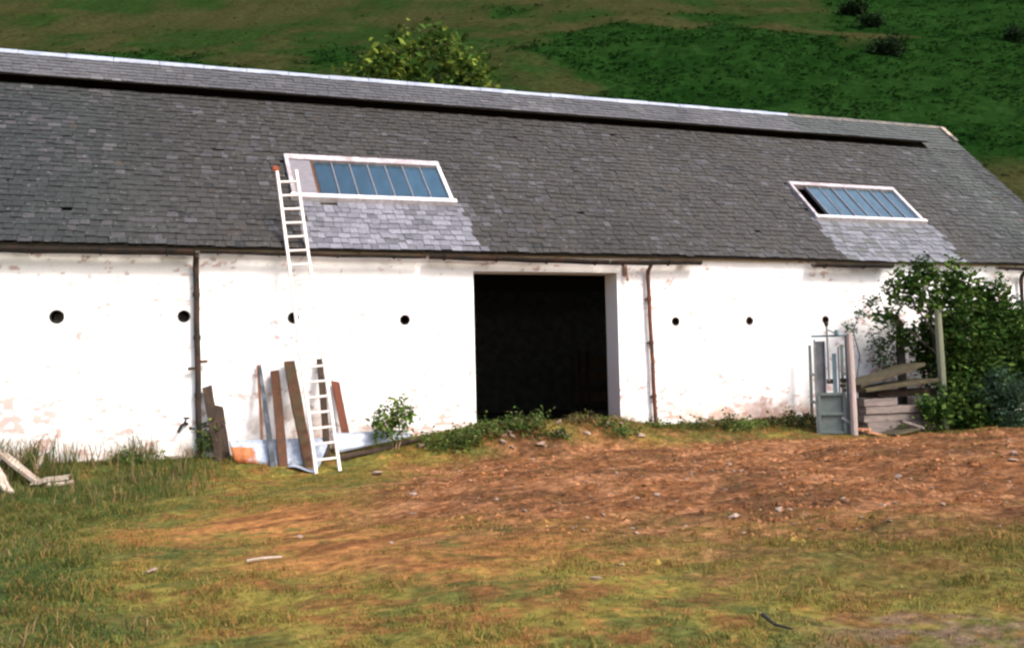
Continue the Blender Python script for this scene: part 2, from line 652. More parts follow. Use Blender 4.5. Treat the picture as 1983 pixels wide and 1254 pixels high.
def ut(x, y):
    """across and along the fall line of the hill"""
    return (x-CX)*FY-(y-CY)*FX, (x-CX)*FX+(y-CY)*FY


def xy(u, t):
    return CX+u*FY+t*FX, CY-u*FX+t*FY


def hill_plane(px, py):
    """(u, t) of the even slope seen at a pixel"""
    d = ray(px, py)
    du, dt = d[0]*FY-d[1]*FX, d[0]*FX+d[1]*FY
    k = (CZ+HSL*HT0)/(HSL*dt-d[2])
    return du*k, dt*k


_m = hill_plane(1380, 95)
_m2 = hill_plane(1000, 120)
HMOUND = [(_m[0], _m[1], 17, 12, 2.6), (_m2[0], _m2[1], 10, 8, 1.2)]


def hh(u, t):
    u = np.asarray(u, float)
    t = np.asarray(t, float)
    z = HSL*np.maximum(t-HT0, 0)-.9
    n = (fbm(u*.02, t*.02, 81, 3)-.5)*4.5+(fbm(u*.11, t*.11, 91, 4)-.5)*2.0+(fbm(u*.5, t*.5, 95, 3)-.5)*.6
    for (cx, cy, rx, ry, h) in HMOUND:
        z = z+h*np.exp(-((u-cx)/rx)**2-((t-cy)/ry)**2)
    return z+n*sstep(HT0, HT0+16, t)


C_BRK = np.array([.0080, .0285, .0052])
C_BRK2 = np.array([.0145, .0420, .0085])
C_HOL = np.array([.0330, .0415, .0130])
C_HBR = np.array([.0450, .0460, .0170])


def hpoly(pts):
    return [hill_plane(*p) for p in pts]


H_DARK = [hpoly([(1060, 62), (1180, 50), (1290, 55), (1390, 38), (1500, 60), (1620, 95), (1760, 60), (2100, -60), (2300, 150), (2200, 320), (1500, 260), (1050, 215), (1090, 165), (1000, 130), (1050, 95)]),
          hpoly([(150, 75), (330, 68), (430, 95), (520, 150), (380, 170), (200, 140), (120, 110)]),
          hpoly([(600, 70), (690, 80), (720, 110), (640, 135), (590, 110)]),
          hpoly([(940, 2), (1010, 8), (1060, 24), (960, 22)]),
          hpoly([(1290, 22), (1400, 16), (1480, 28), (1380, 38)]),
          hpoly([(-80, 110), (40, 100), (110, 130), (20, 170), (-120, 170)]),
          hpoly([(1560, -60), (1750, -80), (2200, -120), (2200, 40), (1800, 60), (1620, 50)])]
H_LITE = [hpoly([(1010, 150), (1130, 165), (1100, 190), (1000, 180)]), hpoly([(1860, 270), (2000, 270), (2200, 420), (1950, 400)])]


def hill_dark(u, t):
    u = np.asarray(u, float)
    t = np.asarray(t, float)
    wx = u+(fbm(u*.16, t*.16, 101, 4)-.5)*8
    wy = t+(fbm(u*.16+70, t*.16, 107, 4)-.5)*10
    d = np.zeros_like(u)
    for p in H_DARK:
        d = np.maximum(d, sstep(-2.2, 2.2, polydist(p, wx, wy)))
    for p in H_LITE:
        d = d*(1-.8*sstep(-2, 2, polydist(p, wx, wy)))
    return d


def hill_color(u, t):
    u = np.asarray(u, float)
    t = np.asarray(t, float)
    d = hill_dark(u, t)
    n = fbm(u*.09, t*.10, 111, 4, .6)
    n2 = fbm(u*.9, t*.9, 117, 4, .6)
    lite = C_HOL+(C_HBR-C_HOL)*sstep(.45, .66, n)[..., None]
    lite = lite+(C_BRK2-lite)*(sstep(.50, .38, n)*.7)[..., None]
    n6 = fbm(u*.08+5, t*.15, 121, 4, .55)
    dark = C_BRK+(C_BRK2-C_BRK)*sstep(.34, .62, .45*n2+.55*n6)[..., None]
    c = lite+(dark-lite)*d[..., None]
    return c*(.64+.30*n2)[..., None]


hu = np.concatenate([np.linspace(-260, -85, 40)[:-1], np.arange(-85, 85, .5), np.linspace(85, 260, 40)])
ht = np.concatenate([np.arange(38, 152, .5), np.linspace(152, 420, 50)])
UU, TT = np.meshgrid(hu, ht, indexing='ij')
XX, YY = xy(UU, TT)
q = grid_faces(len(hu), len(ht))
hob = fastmesh('hillside', np.stack([XX, YY, hh(UU, TT)], -1).reshape(-1, 3), np.full(len(q), 4), q.reshape(-1), hill_color(UU, TT).reshape(-1, 3), M_hill, smooth=True)
hob['kind'] = 'structure'


# ------------------------------------------------------------------ leafy geometry
def leaf_mesh(C, size, colr, up=.35, aspect=.55, rng=RNG, dirs=None):
    """rhombic folded leaves at centres C"""
    n = len(C)
    if dirs is None:
        d = rng.normal(size=(n, 3))
        d[:, 2] = d[:, 2]*.6-.1
    else:
        d = dirs
    d /= np.linalg.norm(d, axis=1)[:, None]
    nn = rng.normal(size=(n, 3))
    nn[:, 2] = np.abs(nn[:, 2])+up
    w = np.cross(d, nn)
    w /= np.linalg.norm(w, axis=1)[:, None]+1e-9
    s = (size*(.6+.8*rng.random(n)))[:, None]
    nrm = np.cross(w, d)
    a = C-d*s*.5
    b = C+w*s*aspect*.5+nrm*s*.08
    e = C+d*s*.5
    g = C-w*s*aspect*.5+nrm*s*.08
    V = np.stack([a, b, e, g], 1).reshape(-1, 3)
    idx = np.arange(4*n)
    return V, np.full(n, 4), idx, np.repeat(colr, 4, 0)


def blob_points(blobs, n, rng=RNG, shell=.55):
    """points in a union of ellipsoids, clumped"""
    w = np.array([b[3]*b[4]*b[5] for b in blobs])**(2/3)
    k = rng.choice(len(blobs), n, p=w/w.sum())
    B = np.array(blobs)[k]
    d = rng.normal(size=(n, 3))
    d /= np.linalg.norm(d, axis=1)[:, None]
    r = shell+(1-shell)*rng.random(n)**.6
    r = r*(1+.16*rng.normal(size=n))
    return B[:, :3]+d*r[:, None]*B[:, 3:6]


def clump(P, n_per, spread, rng=RNG):
    Q = np.repeat(P, n_per, 0)
    return Q+rng.normal(size=Q.shape)*spread


def leafcol(n, base, var=.35, alt=None, p=.25, rng=RNG):
    c = np.array(base)[None]*(1+var*(rng.random((n, 1))*2-1))
    if alt is not None:
        k = rng.random(n) < p
        c[k] = np.array(alt)[None]*(1+var*(rng.random((k.sum(), 1))*2-1))
    return c


# bracken on the hill: fronds too many to count
n = 30000
bt = RNG.uniform(58, 168, n)
bu = RNG.uniform(-.56, .56, n)*bt
keep = RNG.random(n) < (.02+.60*hill_dark(bu, bt)*sstep(.25, .6, fbm(bu*.3, bt*.3, 125, 3)))
bu, bt = bu[keep], bt[keep]
bz = hh(bu, bt)
bx, by = xy(bu, bt)
C = np.repeat(np.stack([bx, by, bz], -1), 4, 0)
C = C+RNG.normal(size=C.shape)*np.array([.32, .32, .05])+np.array([0, 0, .04])
cc = hill_color(*ut(C[:, 0], C[:, 1]))*(.95+.75*RNG.random((len(C), 1)))
V, cn, ix, cl = leaf_mesh(C, .40, cc, up=2.5, aspect=.7, dirs=RNG.normal(size=C.shape)*np.array([1, 1, .12])+np.array([0, .0, .1]))
bo = fastmesh('bracken', V, cn, ix, cl, M_grass)
tag(bo, 'dark green bracken covering the hillside behind the roof', 'bracken', kind='stuff')

# ------------------------------------------------------------------ barn
RC, RS, RL = .7259, .6879, 6.687
RX0, RX1 = -7.0, 23.6
RN = np.array([0, -RS, RC])


def R(x, s, off=0.0):
    return np.array([x, -.18+s*RC, 3.34+s*RS])+RN*(off+.05*(float(fbm(x*.22+3, s*.3, 281, 2))-.5))


barn = empty('barn', (8.0, 4.6, -.3), 'long low whitewashed stone barn with dark slate roof and open doorway', 'barn')

# --- front wall: whitewashed rubble with real relief, door opening and round vents
VENTS = [(-2.0, 2.13, .095), (-.04, 2.127, .105), (1.98, 2.129, .095), (3.864, 2.095, .09), (5.94, 2.048, .085), (11.757, 1.989, .08),
         (13.574, 1.991, .08), (15.563, 2.004, .08), (17.539, 2.031, .085), (19.5, 2.04, .085)]
DX0, DX1, DZ = 7.32, 10.42, 2.985
gx = np.concatenate([np.linspace(-7, -2.4, 50)[:-1], np.linspace(-2.4, DX0, 300)[:-1], np.linspace(DX0, DX1, 90)[:-1], np.linspace(DX1, 21.5, 330)[:-1], np.linspace(21.5, 23.45, 25)])
gz = np.concatenate([np.linspace(-1.0, DZ, 122)[:-1], np.linspace(DZ, 3.33, 12)])
nx, nz = len(gx), len(gz)
GX, GZ = np.meshgrid(gx, gz, indexing='ij')


def rubble(x, z):
    """pillowed random rubble: distance to the nearest and second nearest stone centre"""
    x = x+(fbm(x*3, z*3, 131, 2)-.5)*.16
    z = z+(fbm(x*3+9, z*3, 137, 2)-.5)*.10
    sx, sz = .34, .19
    u, v = x/sx, z/sz
    row = np.floor(v)
    d1 = np.full(x.shape, 9.0)
    d2 = np.full(x.shape, 9.0)
    idv = np.zeros(x.shape)
    for dj in (-1, 0, 1):
        rj = row+dj
        uo = u+(rj % 2)*.5
        cu = np.floor(uo)
        for di in (-1, 0, 1):
            ci = cu+di
            h = np.sin(ci*127.1+rj*311.7)*43758.5453
            h = h-np.floor(h)
            h2 = np.sin(ci*269.5+rj*183.3)*24634.633
            h2 = h2-np.floor(h2)
            dd = np.hypot(uo-(ci+.5+(h-.5)*.55), (v-(rj+.5+(h2-.5)*.5))*.9)
            c = dd < d1
            d2 = np.where(c, d1, np.minimum(d2, dd))
            idv = np.where(c, h, idv)
            d1 = np.where(c, dd, d1)
    return d2-d1, idv


e, sid = rubble(GX, GZ)
rel = .0045*sstep(0, .28, e)+.004*(sid-.5)+.006*(fbm(GX*6, GZ*6, 141, 3)-.5)+.02*(fbm(GX*.5, GZ*.7, 145, 2)-.5)
edge = np.minimum(np.abs(GX-DX0), np.abs(GX-DX1))
edge = np.where(GZ < DZ+.15, edge, 9)
edge2 = np.where((GX > DX0-.15) & (GX < DX1+.15), np.abs(GZ-DZ), 9)
rel = rel*sstep(0, .2, np.minimum(edge, edge2))
vd = np.full(GX.shape, 9.0)
for (vx, vz, vr) in VENTS:
    vd = np.minimum(vd, np.hypot(GX-vx, GZ-vz))
vk = sstep(.3, .6, vd)
GYY = -(rel*vk+.008*(1-vk))
keep = np.ones((nx-1, nz-1), bool)
cxm = .5*(gx[:-1]+gx[1:])[:, None]
czm = .5*(gz[:-1]+gz[1:])[None]
keep &= ~((cxm > DX0) & (cxm < DX1) & (czm < DZ))
V = [np.stack([GX, GYY, GZ], -1).reshape(-1, 3)]
extra_v, extra_f = [], []
nbase = nx*nz
for (vx, vz, vr) in VENTS:
    i0 = int(np.searchsorted(gx, vx-vr-.05))-1
    i1 = int(np.searchsorted(gx, vx+vr+.05))
    j0 = int(np.searchsorted(gz, vz-vr-.05))-1
    j1 = int(np.searchsorted(gz, vz+vr+.05))
    keep[i0:i1, j0:j1] = False
    loop = [(i, j0) for i in range(i0, i1)]+[(i1, j) for j in range(j0, j1)]+[(i, j1) for i in range(i1, i0, -1)]+[(i0, j) for j in range(j1, j0, -1)]
    k0 = nbase+len(extra_v)
    m = len(loop)
    for (i, j) in loop:
        a = math.atan2(gz[j]-vz, gx[i]-vx)
        extra_v.append((vx+vr*math.cos(a), -.009, vz+vr*math.sin(a)))
    for k in range(m):
        a, b = loop[k], loop[(k+1) % m]
        extra_f.append((a[0]*nz+a[1], b[0]*nz+b[1], k0+(k+1) % m, k0+k))
WT = .55
kb = nbase+len(extra_v)
n_vent_faces = len(extra_f)
# reveals of the doorway and the plain inner faces
ex = [(DX0, 0, -1), (DX0, WT, -1), (DX0, WT, DZ), (DX0, 0, DZ), (DX1, 0, -1), (DX1, WT, -1), (DX1, WT, DZ), (DX1, 0, DZ),
      (-7, WT, -1), (-7, WT, 3.33), (23.45, WT, 3.33), (23.45, WT, -1), (DX0, WT, 3.33), (DX1, WT, 3.33), (-7, 0, 3.33), (23.45, 0, 3.33)]
extra_v += ex
extra_f += [tuple(kb+i for i in f) for f in [(0, 1, 2, 3), (7, 6, 5, 4), (3, 2, 6, 7), (8, 1, 2, 12), (8, 12, 9, 8)[:3], (2, 6, 13, 12), (5, 11, 10, 13), (6, 5, 13), (14, 9, 10, 15)]]
V.append(np.array(extra_v))
Vw = np.concatenate(V)
qf = grid_faces(nx, nz, keep)
counts = [4]*len(qf)+[len(f) for f in extra_f]
idx = list(qf.reshape(-1))+[i for f in extra_f for i in f]
# colour of the wall: limewash, bare pinkish stone where it has flaked, splash stains along the foot
x_, z_ = Vw[:, 0], Vw[:, 2]
gl = np.interp(x_, _zwx, _zwz)
hgt = z_-gl
ev, sv = rubble(x_, z_)
fl = fbm(x_*6.5, z_*15, 151, 3, .65)
big = fbm(x_*.55, z_*.9, 157, 3)
prone = -.04+.6*sstep(1.5, .1, hgt)+.55*sstep(1.2, -.5, x_)*sstep(1.7, .5, hgt)+.25*np.exp(-((x_-1.8)/.5)**2-((z_-2.45)/.25)**2)+.25*np.exp(-((x_-3.8)/.7)**2-((z_-1.25)/.35)**2) \
    + .22*np.exp(-((x_-.9)/.5)**2-((z_-2.1)/.25)**2)+.35*sstep(15.0, 16.0, x_)*sstep(2.6, 1.6, z_)
flake = sstep(.665, .735, fl+.22*prone+.18*(big-.5))*(.35+.65*(sv > .35))
white = np.array([.84, .825, .825])
stone = np.array([.36, .19, .16])[None]*(.7+.6*sv[:, None])
c = white[None]*(.95+.08*(fbm(x_*2, z_*2, 161, 3)[:, None]-.5)*2)
c = c+(stone-c)*(flake*.72)[:, None]
spl = sstep(.55, .05, hgt+.35*(fbm(x_*2.2, z_*1.5, 167, 4)-.5))
spl = spl*(.45+.55*np.clip(np.exp(-((x_-4.6)/1.5)**2)+np.exp(-((x_-13.5)/1.9)**2)+.9*np.exp(-((x_-16)/1.5)**2)+.5*np.exp(-((x_-0)/2)**2), 0, 1))
stain = np.array([.42, .27, .19])
c = c+(stain-c)*(spl*.85*sstep(.3, .62, fbm(x_*7, z_*9, 171, 4)))[:, None]
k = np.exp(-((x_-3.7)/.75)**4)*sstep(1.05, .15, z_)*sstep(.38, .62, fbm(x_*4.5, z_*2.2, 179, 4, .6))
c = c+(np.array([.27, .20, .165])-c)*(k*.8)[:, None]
k = np.exp(-((x_-13.6)/1.0)**2)*sstep(.75, .15, hgt)*sstep(.4, .6, fbm(x_*5, z_*6, 177, 3))
c = c+(np.array([.40, .23, .19])-c)*(k*.7)[:, None]
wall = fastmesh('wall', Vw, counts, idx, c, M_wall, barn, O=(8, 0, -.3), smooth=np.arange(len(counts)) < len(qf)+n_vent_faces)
wall['label'] = 'whitewashed rubble front wall with flaking limewash'

# other walls, floor
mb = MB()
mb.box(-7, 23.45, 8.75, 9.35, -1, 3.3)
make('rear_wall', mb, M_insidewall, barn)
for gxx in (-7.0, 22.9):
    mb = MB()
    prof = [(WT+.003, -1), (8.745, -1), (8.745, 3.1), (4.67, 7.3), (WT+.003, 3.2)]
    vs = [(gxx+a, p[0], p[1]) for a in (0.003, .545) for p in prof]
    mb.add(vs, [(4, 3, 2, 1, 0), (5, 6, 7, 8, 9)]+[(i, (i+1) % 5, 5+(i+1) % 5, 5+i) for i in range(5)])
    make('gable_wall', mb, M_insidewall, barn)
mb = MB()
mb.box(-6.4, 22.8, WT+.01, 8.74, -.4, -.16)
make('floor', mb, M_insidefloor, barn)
mb = MB()
mb.box(DX0-.25, DX1+.25, .06, WT-.02, DZ+.004, DZ+.26)
make('lintel', mb, M_concrete, barn)

# vent pipes set through the wall
for (vx, vz, vr) in VENTS:
    mb = MB()
    ri = vr-.010
    n = 18
    ring = lambda r, y: [(vx+r*math.cos(2*math.pi*k/n), y, vz+r*math.sin(2*math.pi*k/n)) for k in range(n)]
    vs = ring(vr+.012, -.016)+ring(ri, -.016)+ring(ri-.01, WT-.01)+ring(vr+.012, .02)
    fs = []
    for k in range(n):
        k2 = (k+1) % n
        fs += [(k, k2, n+k2, n+k), (n+k, n+k2, 2*n+k2, 2*n+k), (3*n+k, 3*n+k2, k2, k)]
    mb.add(vs, fs)
    make('vent_pipe', mb, M_clay if vx > 12 else M_soot, barn, smooth=False)

# --- roof: sarking with openings, slates on it, raised ridge strip over a long slot
SK1 = (4.02, 7.26, 1.50, 3.02)
SK2 = (16.14, 19.36, 1.50, 3.02)
SLOT_END = 22.2
S_SLOT = 5.34


def strip_pt(x, t, off=0.0):
    """raised ridge strip: t=0 at its lower edge, 1 at the ridge"""
    a = R(x, 5.40, .185)
    b = np.array([x, 4.674, 7.93])
    d = b-a
    nrm = np.array([0, -d[2], d[1]])/math.hypot(d[1], d[2])
    return a+d*t+nrm*off


mb = MB()


def deck(x0, x1, s0, s1):
    P = [R(x0, s0, -.07), R(x1, s0, -.07), R(x1, s1, -.07), R(x0, s1, -.07), R(x0, s0, -.035), R(x1, s0, -.035), R(x1, s1, -.035), R(x0, s1, -.035)]
    mb.hexa(P)


hx_ = [RX0, SK1[0]+.07, SK1[1]-.07, SK2[0]+.07, SK2[1]-.07, RX1]
deck(RX0, RX1, 0, 1.58)
deck(RX0, RX1, 2.94, S_SLOT)
for a, b in ((0, 1), (2, 3), (4, 5)):
    deck(hx_[a], hx_[b], 1.58, 2.94)
deck(SLOT_END, RX1, S_SLOT, RL-.05)
# rear slope
Pb = lambda x, s, off: np.array([x, 4.674*2+.18-s*RC, 3.34+s*RS])+np.array([0, RS, RC])*off
mb.hexa([Pb(RX1, 0, -.07), Pb(RX0, 0, -.07), Pb(RX0, RL-.02, -.07), Pb(RX1, RL-.02, -.07), Pb(RX1, 0, -.01), Pb(RX0, 0, -.01), Pb(RX0, RL-.02, -.01), Pb(RX1, RL-.02, -.01)])
P = [strip_pt(RX0, 0, -.035), strip_pt(SLOT_END, 0, -.035), strip_pt(SLOT_END, .98, -.035), strip_pt(RX0, .98, -.035), strip_pt(RX0, 0, -.02), strip_pt(SLOT_END, 0, -.02), strip_pt(SLOT_END, .98, -.02), strip_pt(RX0, .98, -.02)]
mb.hexa(P)
roof = make('roof', mb, M_deck, barn)
roof['label'] = 'dark grey slate roof with a long dark slot under the ridge'


def slate_color(x, s, strip=False):
    r = random.random()
    v = .86+.28*random.random()
    tone = float(fbm(x*.55, s*.35, 261, 4, .6))
    v *= .66+.50*tone
    fleck = float(sstep(.42, .62, fbm(x*.9+7, s*.8, 267, 3)))
    r = r/(.25+1.3*fleck) if r < .22 else r
    if strip:
        c = np.array([.090, .088, .093])*v
        if r < .12:
            c = np.array([.13, .125, .125])*v
        if x > 18.0:
            c = np.array([.062, .068, .064])*v
        return c
    base = np.array([.041, .0375, .034])
    left = float(sstep(4, -1, x))
    base = base*(1-left)+np.array([.030, .034, .0335])*left
    right = float(sstep(19, 22, x))
    base = base*(1-right)+np.array([.037, .041, .038])*right
    c = base*v
    if r < .12:
        c = np.array([.052, .050, .053])*v
    elif r < .15:
        c = np.array([.074, .072, .076])*v
    elif r < .18:
        c = np.array([.048, .040, .034])*v
    elif r < .22:
        c = np.array([.024, .024, .024])*v
    # zinc run-off keeps the slates below each rooflight clean and pale
    xe1 = 7.30+.10*(1.5-s)+.12*(fbm(s*3, 1.0, 5, 2)-.5)
    if s < 1.55 and 4.12 < x < xe1+.02:
        c = np.array([.165, .163, .190])*(.72+.5*random.random())
        if r < .12:
            c = np.array([.10, .10, .115])
    elif s < 1.55 and 16.05 < x < 19.50:
        c = np.array([.142, .144, .164])*(.72+.5*random.random())
        if r < .15:
            c = np.array([.095, .10, .10])
    # paler band along the verge
    elif x > 22.15 and x-22.15 < .75+.1*random.random():
        c = c*1.35
    return c


def slate_geo(P, x0, x1, s, exposed, lap, rot, th, lift):
    """one slate as six faces; its tail rides on the course below"""
    ln = exposed+lap
    pts = []
    for (u, w) in ((x0, 0), (x1, 0), (x1, ln), (x0, ln)):
        xc = .5*(x0+x1)
        du = u-xc
        xx = xc+du*math.cos(rot)-w*math.sin(rot)
        ss = s+w*math.cos(rot)+du*math.sin(rot)
        o = lift*(1-w/ln)
        pts.append((xx, ss, o))
    lo = [P(a, b, o-.002) for a, b, o in pts]
    hi = [P(a, b, o+th) for a, b, o in pts]
    return lo+hi


def in_hole(x, s, ex):
    for (a, b, c_, d) in (SK1, SK2):
        if a-.01 < x < b+.01 and c_-.02 < s+ex*.6 < d+.02:
            return True
    return False


slates = []     # (distance, geometry, colour)
s = -.03
row = 0
while s < S_SLOT-.03:
    ex = .165 if s < 2.2 else .155 if s < 4 else .145
    x = RX0+random.uniform(-.25, 0)
    while x < RX1-.05:
        w = random.uniform(.13, .24)
        xe = min(x+w, RX1+.02)
        if not in_hole(.5*(x+xe), s, ex) and random.random() > .0012 and not (4.42 < x < 4.72 and 1.22 < s < 1.37) and not (2.6 < x < 2.75 and 3.0 < s < 3.16):
            x0c, x1c = x+.004, xe-.004
            sj = s+random.gauss(0, .008)+.05*(float(fbm(x*.35, s*.5, 271, 2))-.5)-(.05 if random.random() < .008 else 0)
            e_ = min(ex, S_SLOT-sj)
            top = min(.11, max(0.0, S_SLOT-sj-e_))
            g = slate_geo(R, x0c, x1c, sj, e_, top, random.gauss(0, .012)+(random.gauss(0, .07) if random.random() < .012 else 0), random.uniform(.007, .014), random.uniform(.012, .030))
            ce = np.mean(g, axis=0)
            slates.append((np.linalg.norm(ce-CAM)+(100 if x1c < -1.1 else 0), g, slate_color(.5*(x+xe), s)))
        x = xe
    s += ex
    row += 1
SLL = .985
nst = 7
for k in range(nst):
    x = RX0+random.uniform(-.25, 0)
    while x < SLOT_END-.05:
        w = random.uniform(.15, .28)
        xe = min(x+w, SLOT_END)
        L2 = float(np.linalg.norm(strip_pt(0, 1)-strip_pt(0, 0)))
        P_ = lambda xx, ss, o: strip_pt(xx, ss/L2, o)
        s0 = k*(L2/nst)-.02+random.gauss(0, .004)
        g = slate_geo(P_, x+.004, xe-.004, s0, L2/nst, .05 if k < nst-1 else 0, random.gauss(0, .01), random.uniform(.007, .013), random.uniform(.010, .02))
        slates.append((np.linalg.norm(np.mean(g, axis=0)-CAM)+50, g, slate_color(.5*(x+xe), 6, True)))
        x = xe
s = S_SLOT-.03
while s < RL-.1:
    x = SLOT_END+.01
    while x < RX1-.05:
        xe = min(x+random.uniform(.22, .34), RX1+.02)
        g = slate_geo(R, x+.004, xe-.004, s, .17, .05, random.gauss(0, .01), .01, .018)
        slates.append((200, g, slate_color(.5*(x+xe), 6, True)*.9))
        x = xe
    s += .17
slates.sort(key=lambda t: t[0])
for (_, g, c_) in slates[:300]:
    m1 = MB()
    m1.hexa(g, tuple(c_))
    make('slate', m1, M_slate, roof, O=np.mean(g, axis=0))
mb = MB()
for (_, g, c_) in slates[300:]:
    mb.hexa(g, tuple(c_))
o = make('slates', mb, M_slate, roof)
o['kind'] = 'stuff'

# ridge: zinc capping pieces, then bare stone ridge tiles towards the far gable
x = -.915-.95*6
k = 0
while x < 23.5:
    zin = x < 18.1
    ln = .93 if zin else .45
    xe = min(x+ln, 18.22 if zin else 23.62)
    mb = MB()
    g = .006
    dz = random.uniform(-.008, .008)
    if zin:
        A = [(0, -.15, -.125), (0, -.03, .022), (0, .0, .04), (0, .03, .022), (0, .15, -.125)]
    else:
        A = [(0, -.13, -.09), (0, -.05, .005), (0, 0, .03), (0, .05, .005), (0, .13, -.09)]
    vs = []
    for xx in (x+g, xe-g):
        for p in A:
            vs.append((xx, 4.674+p[1], 7.945+p[2]+dz))
        for p in reversed(A):
            vs.append((xx, 4.674+p[1]*.93, 7.945+p[2]-.018+dz))
    n = 10
    mb.add(vs, [tuple(range(n-1, -1, -1)), tuple(range(n, 2*n))]+[(i, (i+1) % n, n+(i+1) % n, n+i) for i in range(n)])
    make('ridge_cap' if zin else 'ridge_tile', mb, M_zinc if zin else M_ridgestone, barn)
    x = xe
    k += 1
# verge stones at the top of the far gable
for i in range(3):
    mb = MB()
    s0 = RL-.10-.26*(i+1)
    mb.hexa([R(RX1-.08, s0, .03), R(RX1+.06, s0, .03), R(RX1+.06, s0+.24, .03), R(RX1-.08, s0+.24, .03), R(RX1-.08, s0, .07), R(RX1+.06, s0, .07), R(RX1+.06, s0+.24, .07), R(RX1-.08, s0+.24, .07)])
    make('verge_stone', mb, M_bleach if i < 2 else M_ridgestone, barn)


# --- rooflights
def rhexa(mb, x0, x1, s0, s1, o0, o1):
    mb.hexa([R(x0, s0, o0), R(x1, s0, o0), R(x1, s1, o0), R(x0, s1, o0), R(x0, s0, o1), R(x1, s0, o1), R(x1, s1, o1), R(x0, s1, o1)])


def skylight(sk, blank, npan, missing, glass, thick, label):
    x0, x1, s0, s1 = sk
    mb = MB()
    rhexa(mb, x0, x1, s1-.13, s1+.05*(thick > .1), -.03, .10)                 # head
    fr = make('skylight', mb, M_whitedirty, barn)
    fr['label'] = label
    mb = MB()
    rhexa(mb, x0+.002, x0+.075, s0+.115, s1-.132, -.03, .095)
    make('stile', mb, M_whitedirty, fr)
    mb = MB()
    rhexa(mb, x1-.075, x1-.002, s0+.115, s1-.132, -.03, .092)
    make('stile', mb, M_white, fr)
    mb = MB()
    rhexa(mb, x0-.03, x1+.04, s0, s0+thick, -.02, .115)
    make('sill', mb, M_white, fr)
    mb = MB()
    rhexa(mb, x0+.08, x1-.08, s0+thick+.003, s0+thick+.05, -.03, .05)
    make('bottom_rail', mb, M_plankdark, fr)
    gx0 = x0+.08
    if blank:
        mb = MB()
        rhexa(mb, x0+.078, x0+.078+blank, s0+.17, s1-.135, .02, .075)
        make('blank_board', mb, M_greyboard, fr)
        mb = MB()
        rhexa(mb, x0+.08+blank, x0+.14+blank, s0+.17, s1-.135, .0, .07)
        make('stile', mb, M_plankbrown, fr)
        gx0 = x0+.145+blank
    gx1 = x1-.08
    pw = (gx1-gx0)/npan
    for i in range(npan):
        a, b = gx0+i*pw, gx0+(i+1)*pw
        if i:
            mb = MB()
            rhexa(mb, a-.011, a+.011, s0+.18, s1-.135, .0, .058 if thick > .1 else .064)
            make('glazing_bar', mb, M_greyboard, fr)
        if i < missing:
            continue
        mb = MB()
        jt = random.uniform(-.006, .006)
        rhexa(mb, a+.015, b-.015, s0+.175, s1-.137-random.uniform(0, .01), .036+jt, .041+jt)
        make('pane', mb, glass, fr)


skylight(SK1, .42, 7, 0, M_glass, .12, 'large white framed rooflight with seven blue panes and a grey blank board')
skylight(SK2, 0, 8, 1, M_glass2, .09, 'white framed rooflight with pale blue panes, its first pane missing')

# --- gutters, brackets, downpipes


def gutter(x0, x1, sag, mat, r=.07, z0=3.245, tilt=0.0, y=-.255):
    mb = MB()
    n = 9
    m = max(4, int((x1-x0)/.4))
    vs = []
    for i in range(m+1):
        t = i/m
        xx = x0+(x1-x0)*t
        zz = z0+tilt*t-sag*4*t*(1-t)+.006*math.sin(xx*5)
        for k in range(n):
            a = math.pi+math.pi*k/(n-1)
            vs.append((xx, y+r*math.cos(a), zz+r*math.sin(a)))
        for k in range(n-1, -1, -1):
            a = math.pi+math.pi*k/(n-1)
            vs.append((xx, y+(r-.008)*math.cos(a), zz+(r-.008)*math.sin(a)))
    w = 2*n
    fs = [(i*w+k, i*w+(k+1) % w, (i+1)*w+(k+1) % w, (i+1)*w+k) for i in range(m) for k in range(w)]
    fs += [tuple(range(w-1, -1, -1)), tuple(range(m*w, (m+1)*w))]
    mb.add(vs, fs)
    go = make('gutter', mb, mat, barn)
    xx = x0+.3
    while xx < x1-.1:
        t = (xx-x0)/(x1-x0)
        zz = z0+tilt*t-sag*4*t*(1-t)
        b = MB()
        b.tube([(xx, y+(r+.012)*math.cos(math.pi+math.pi*k/6), zz+(r+.012)*math.sin(math.pi+math.pi*k/6)) for k in range(7)]+[(xx, -.02, zz+.03)], .011, 5)
        make('bracket', b, M_iron, go)
        xx += 1.05
    return go


gutter(-7, 2.16, .01, M_iron, .105, 3.265, y=-.275)
gutter(2.24, 6.3, .012, M_iron, .06, 3.262, tilt=-.02)
gutter(6.36, 10.1, .0, M_iron, .09, 3.26, tilt=-.05)
gutter(10.13, 12.25, .0, M_iron, .09, 3.205, tilt=.04)
gutter(15.1, 17.25, .0, M_iron, .095, 3.235, tilt=.01)
gutter(20.4, 23.6, .01, M_iron, .07, 3.23)


def downpipe(xt, xb, zb, zt, r, mat, collars):
    mb = MB()
    ztop = zt
    y = -.10
    pts = [(xt, -.255, ztop), (xt, -.25, ztop-.06), (xt, y-.03, ztop-.17), (xt, y, ztop-.26)]
    n = 7
    for i in range(1, n+1):
        t = i/n
        pts.append((xt+(xb-xt)*t+.006*math.sin(i*2.1), y, ztop-.26+(zb-(ztop-.26))*t))
    mb.tube(pts, r, 10)
    d = make('downpipe', mb, mat, barn, smooth=False)
    for z in collars:
        t = (ztop-.26-z)/(ztop-.26-zb)
        xx = xt+(xb-xt)*t
        b = MB()
        b.tube([(xx, y, z-.04), (xx, y, z+.04)], r+.012, 10)
        b.box(xx-.06, xx+.06, y+.02, -.0, z-.012, z+.012)
        make('collar', b, mat, d)
    return d


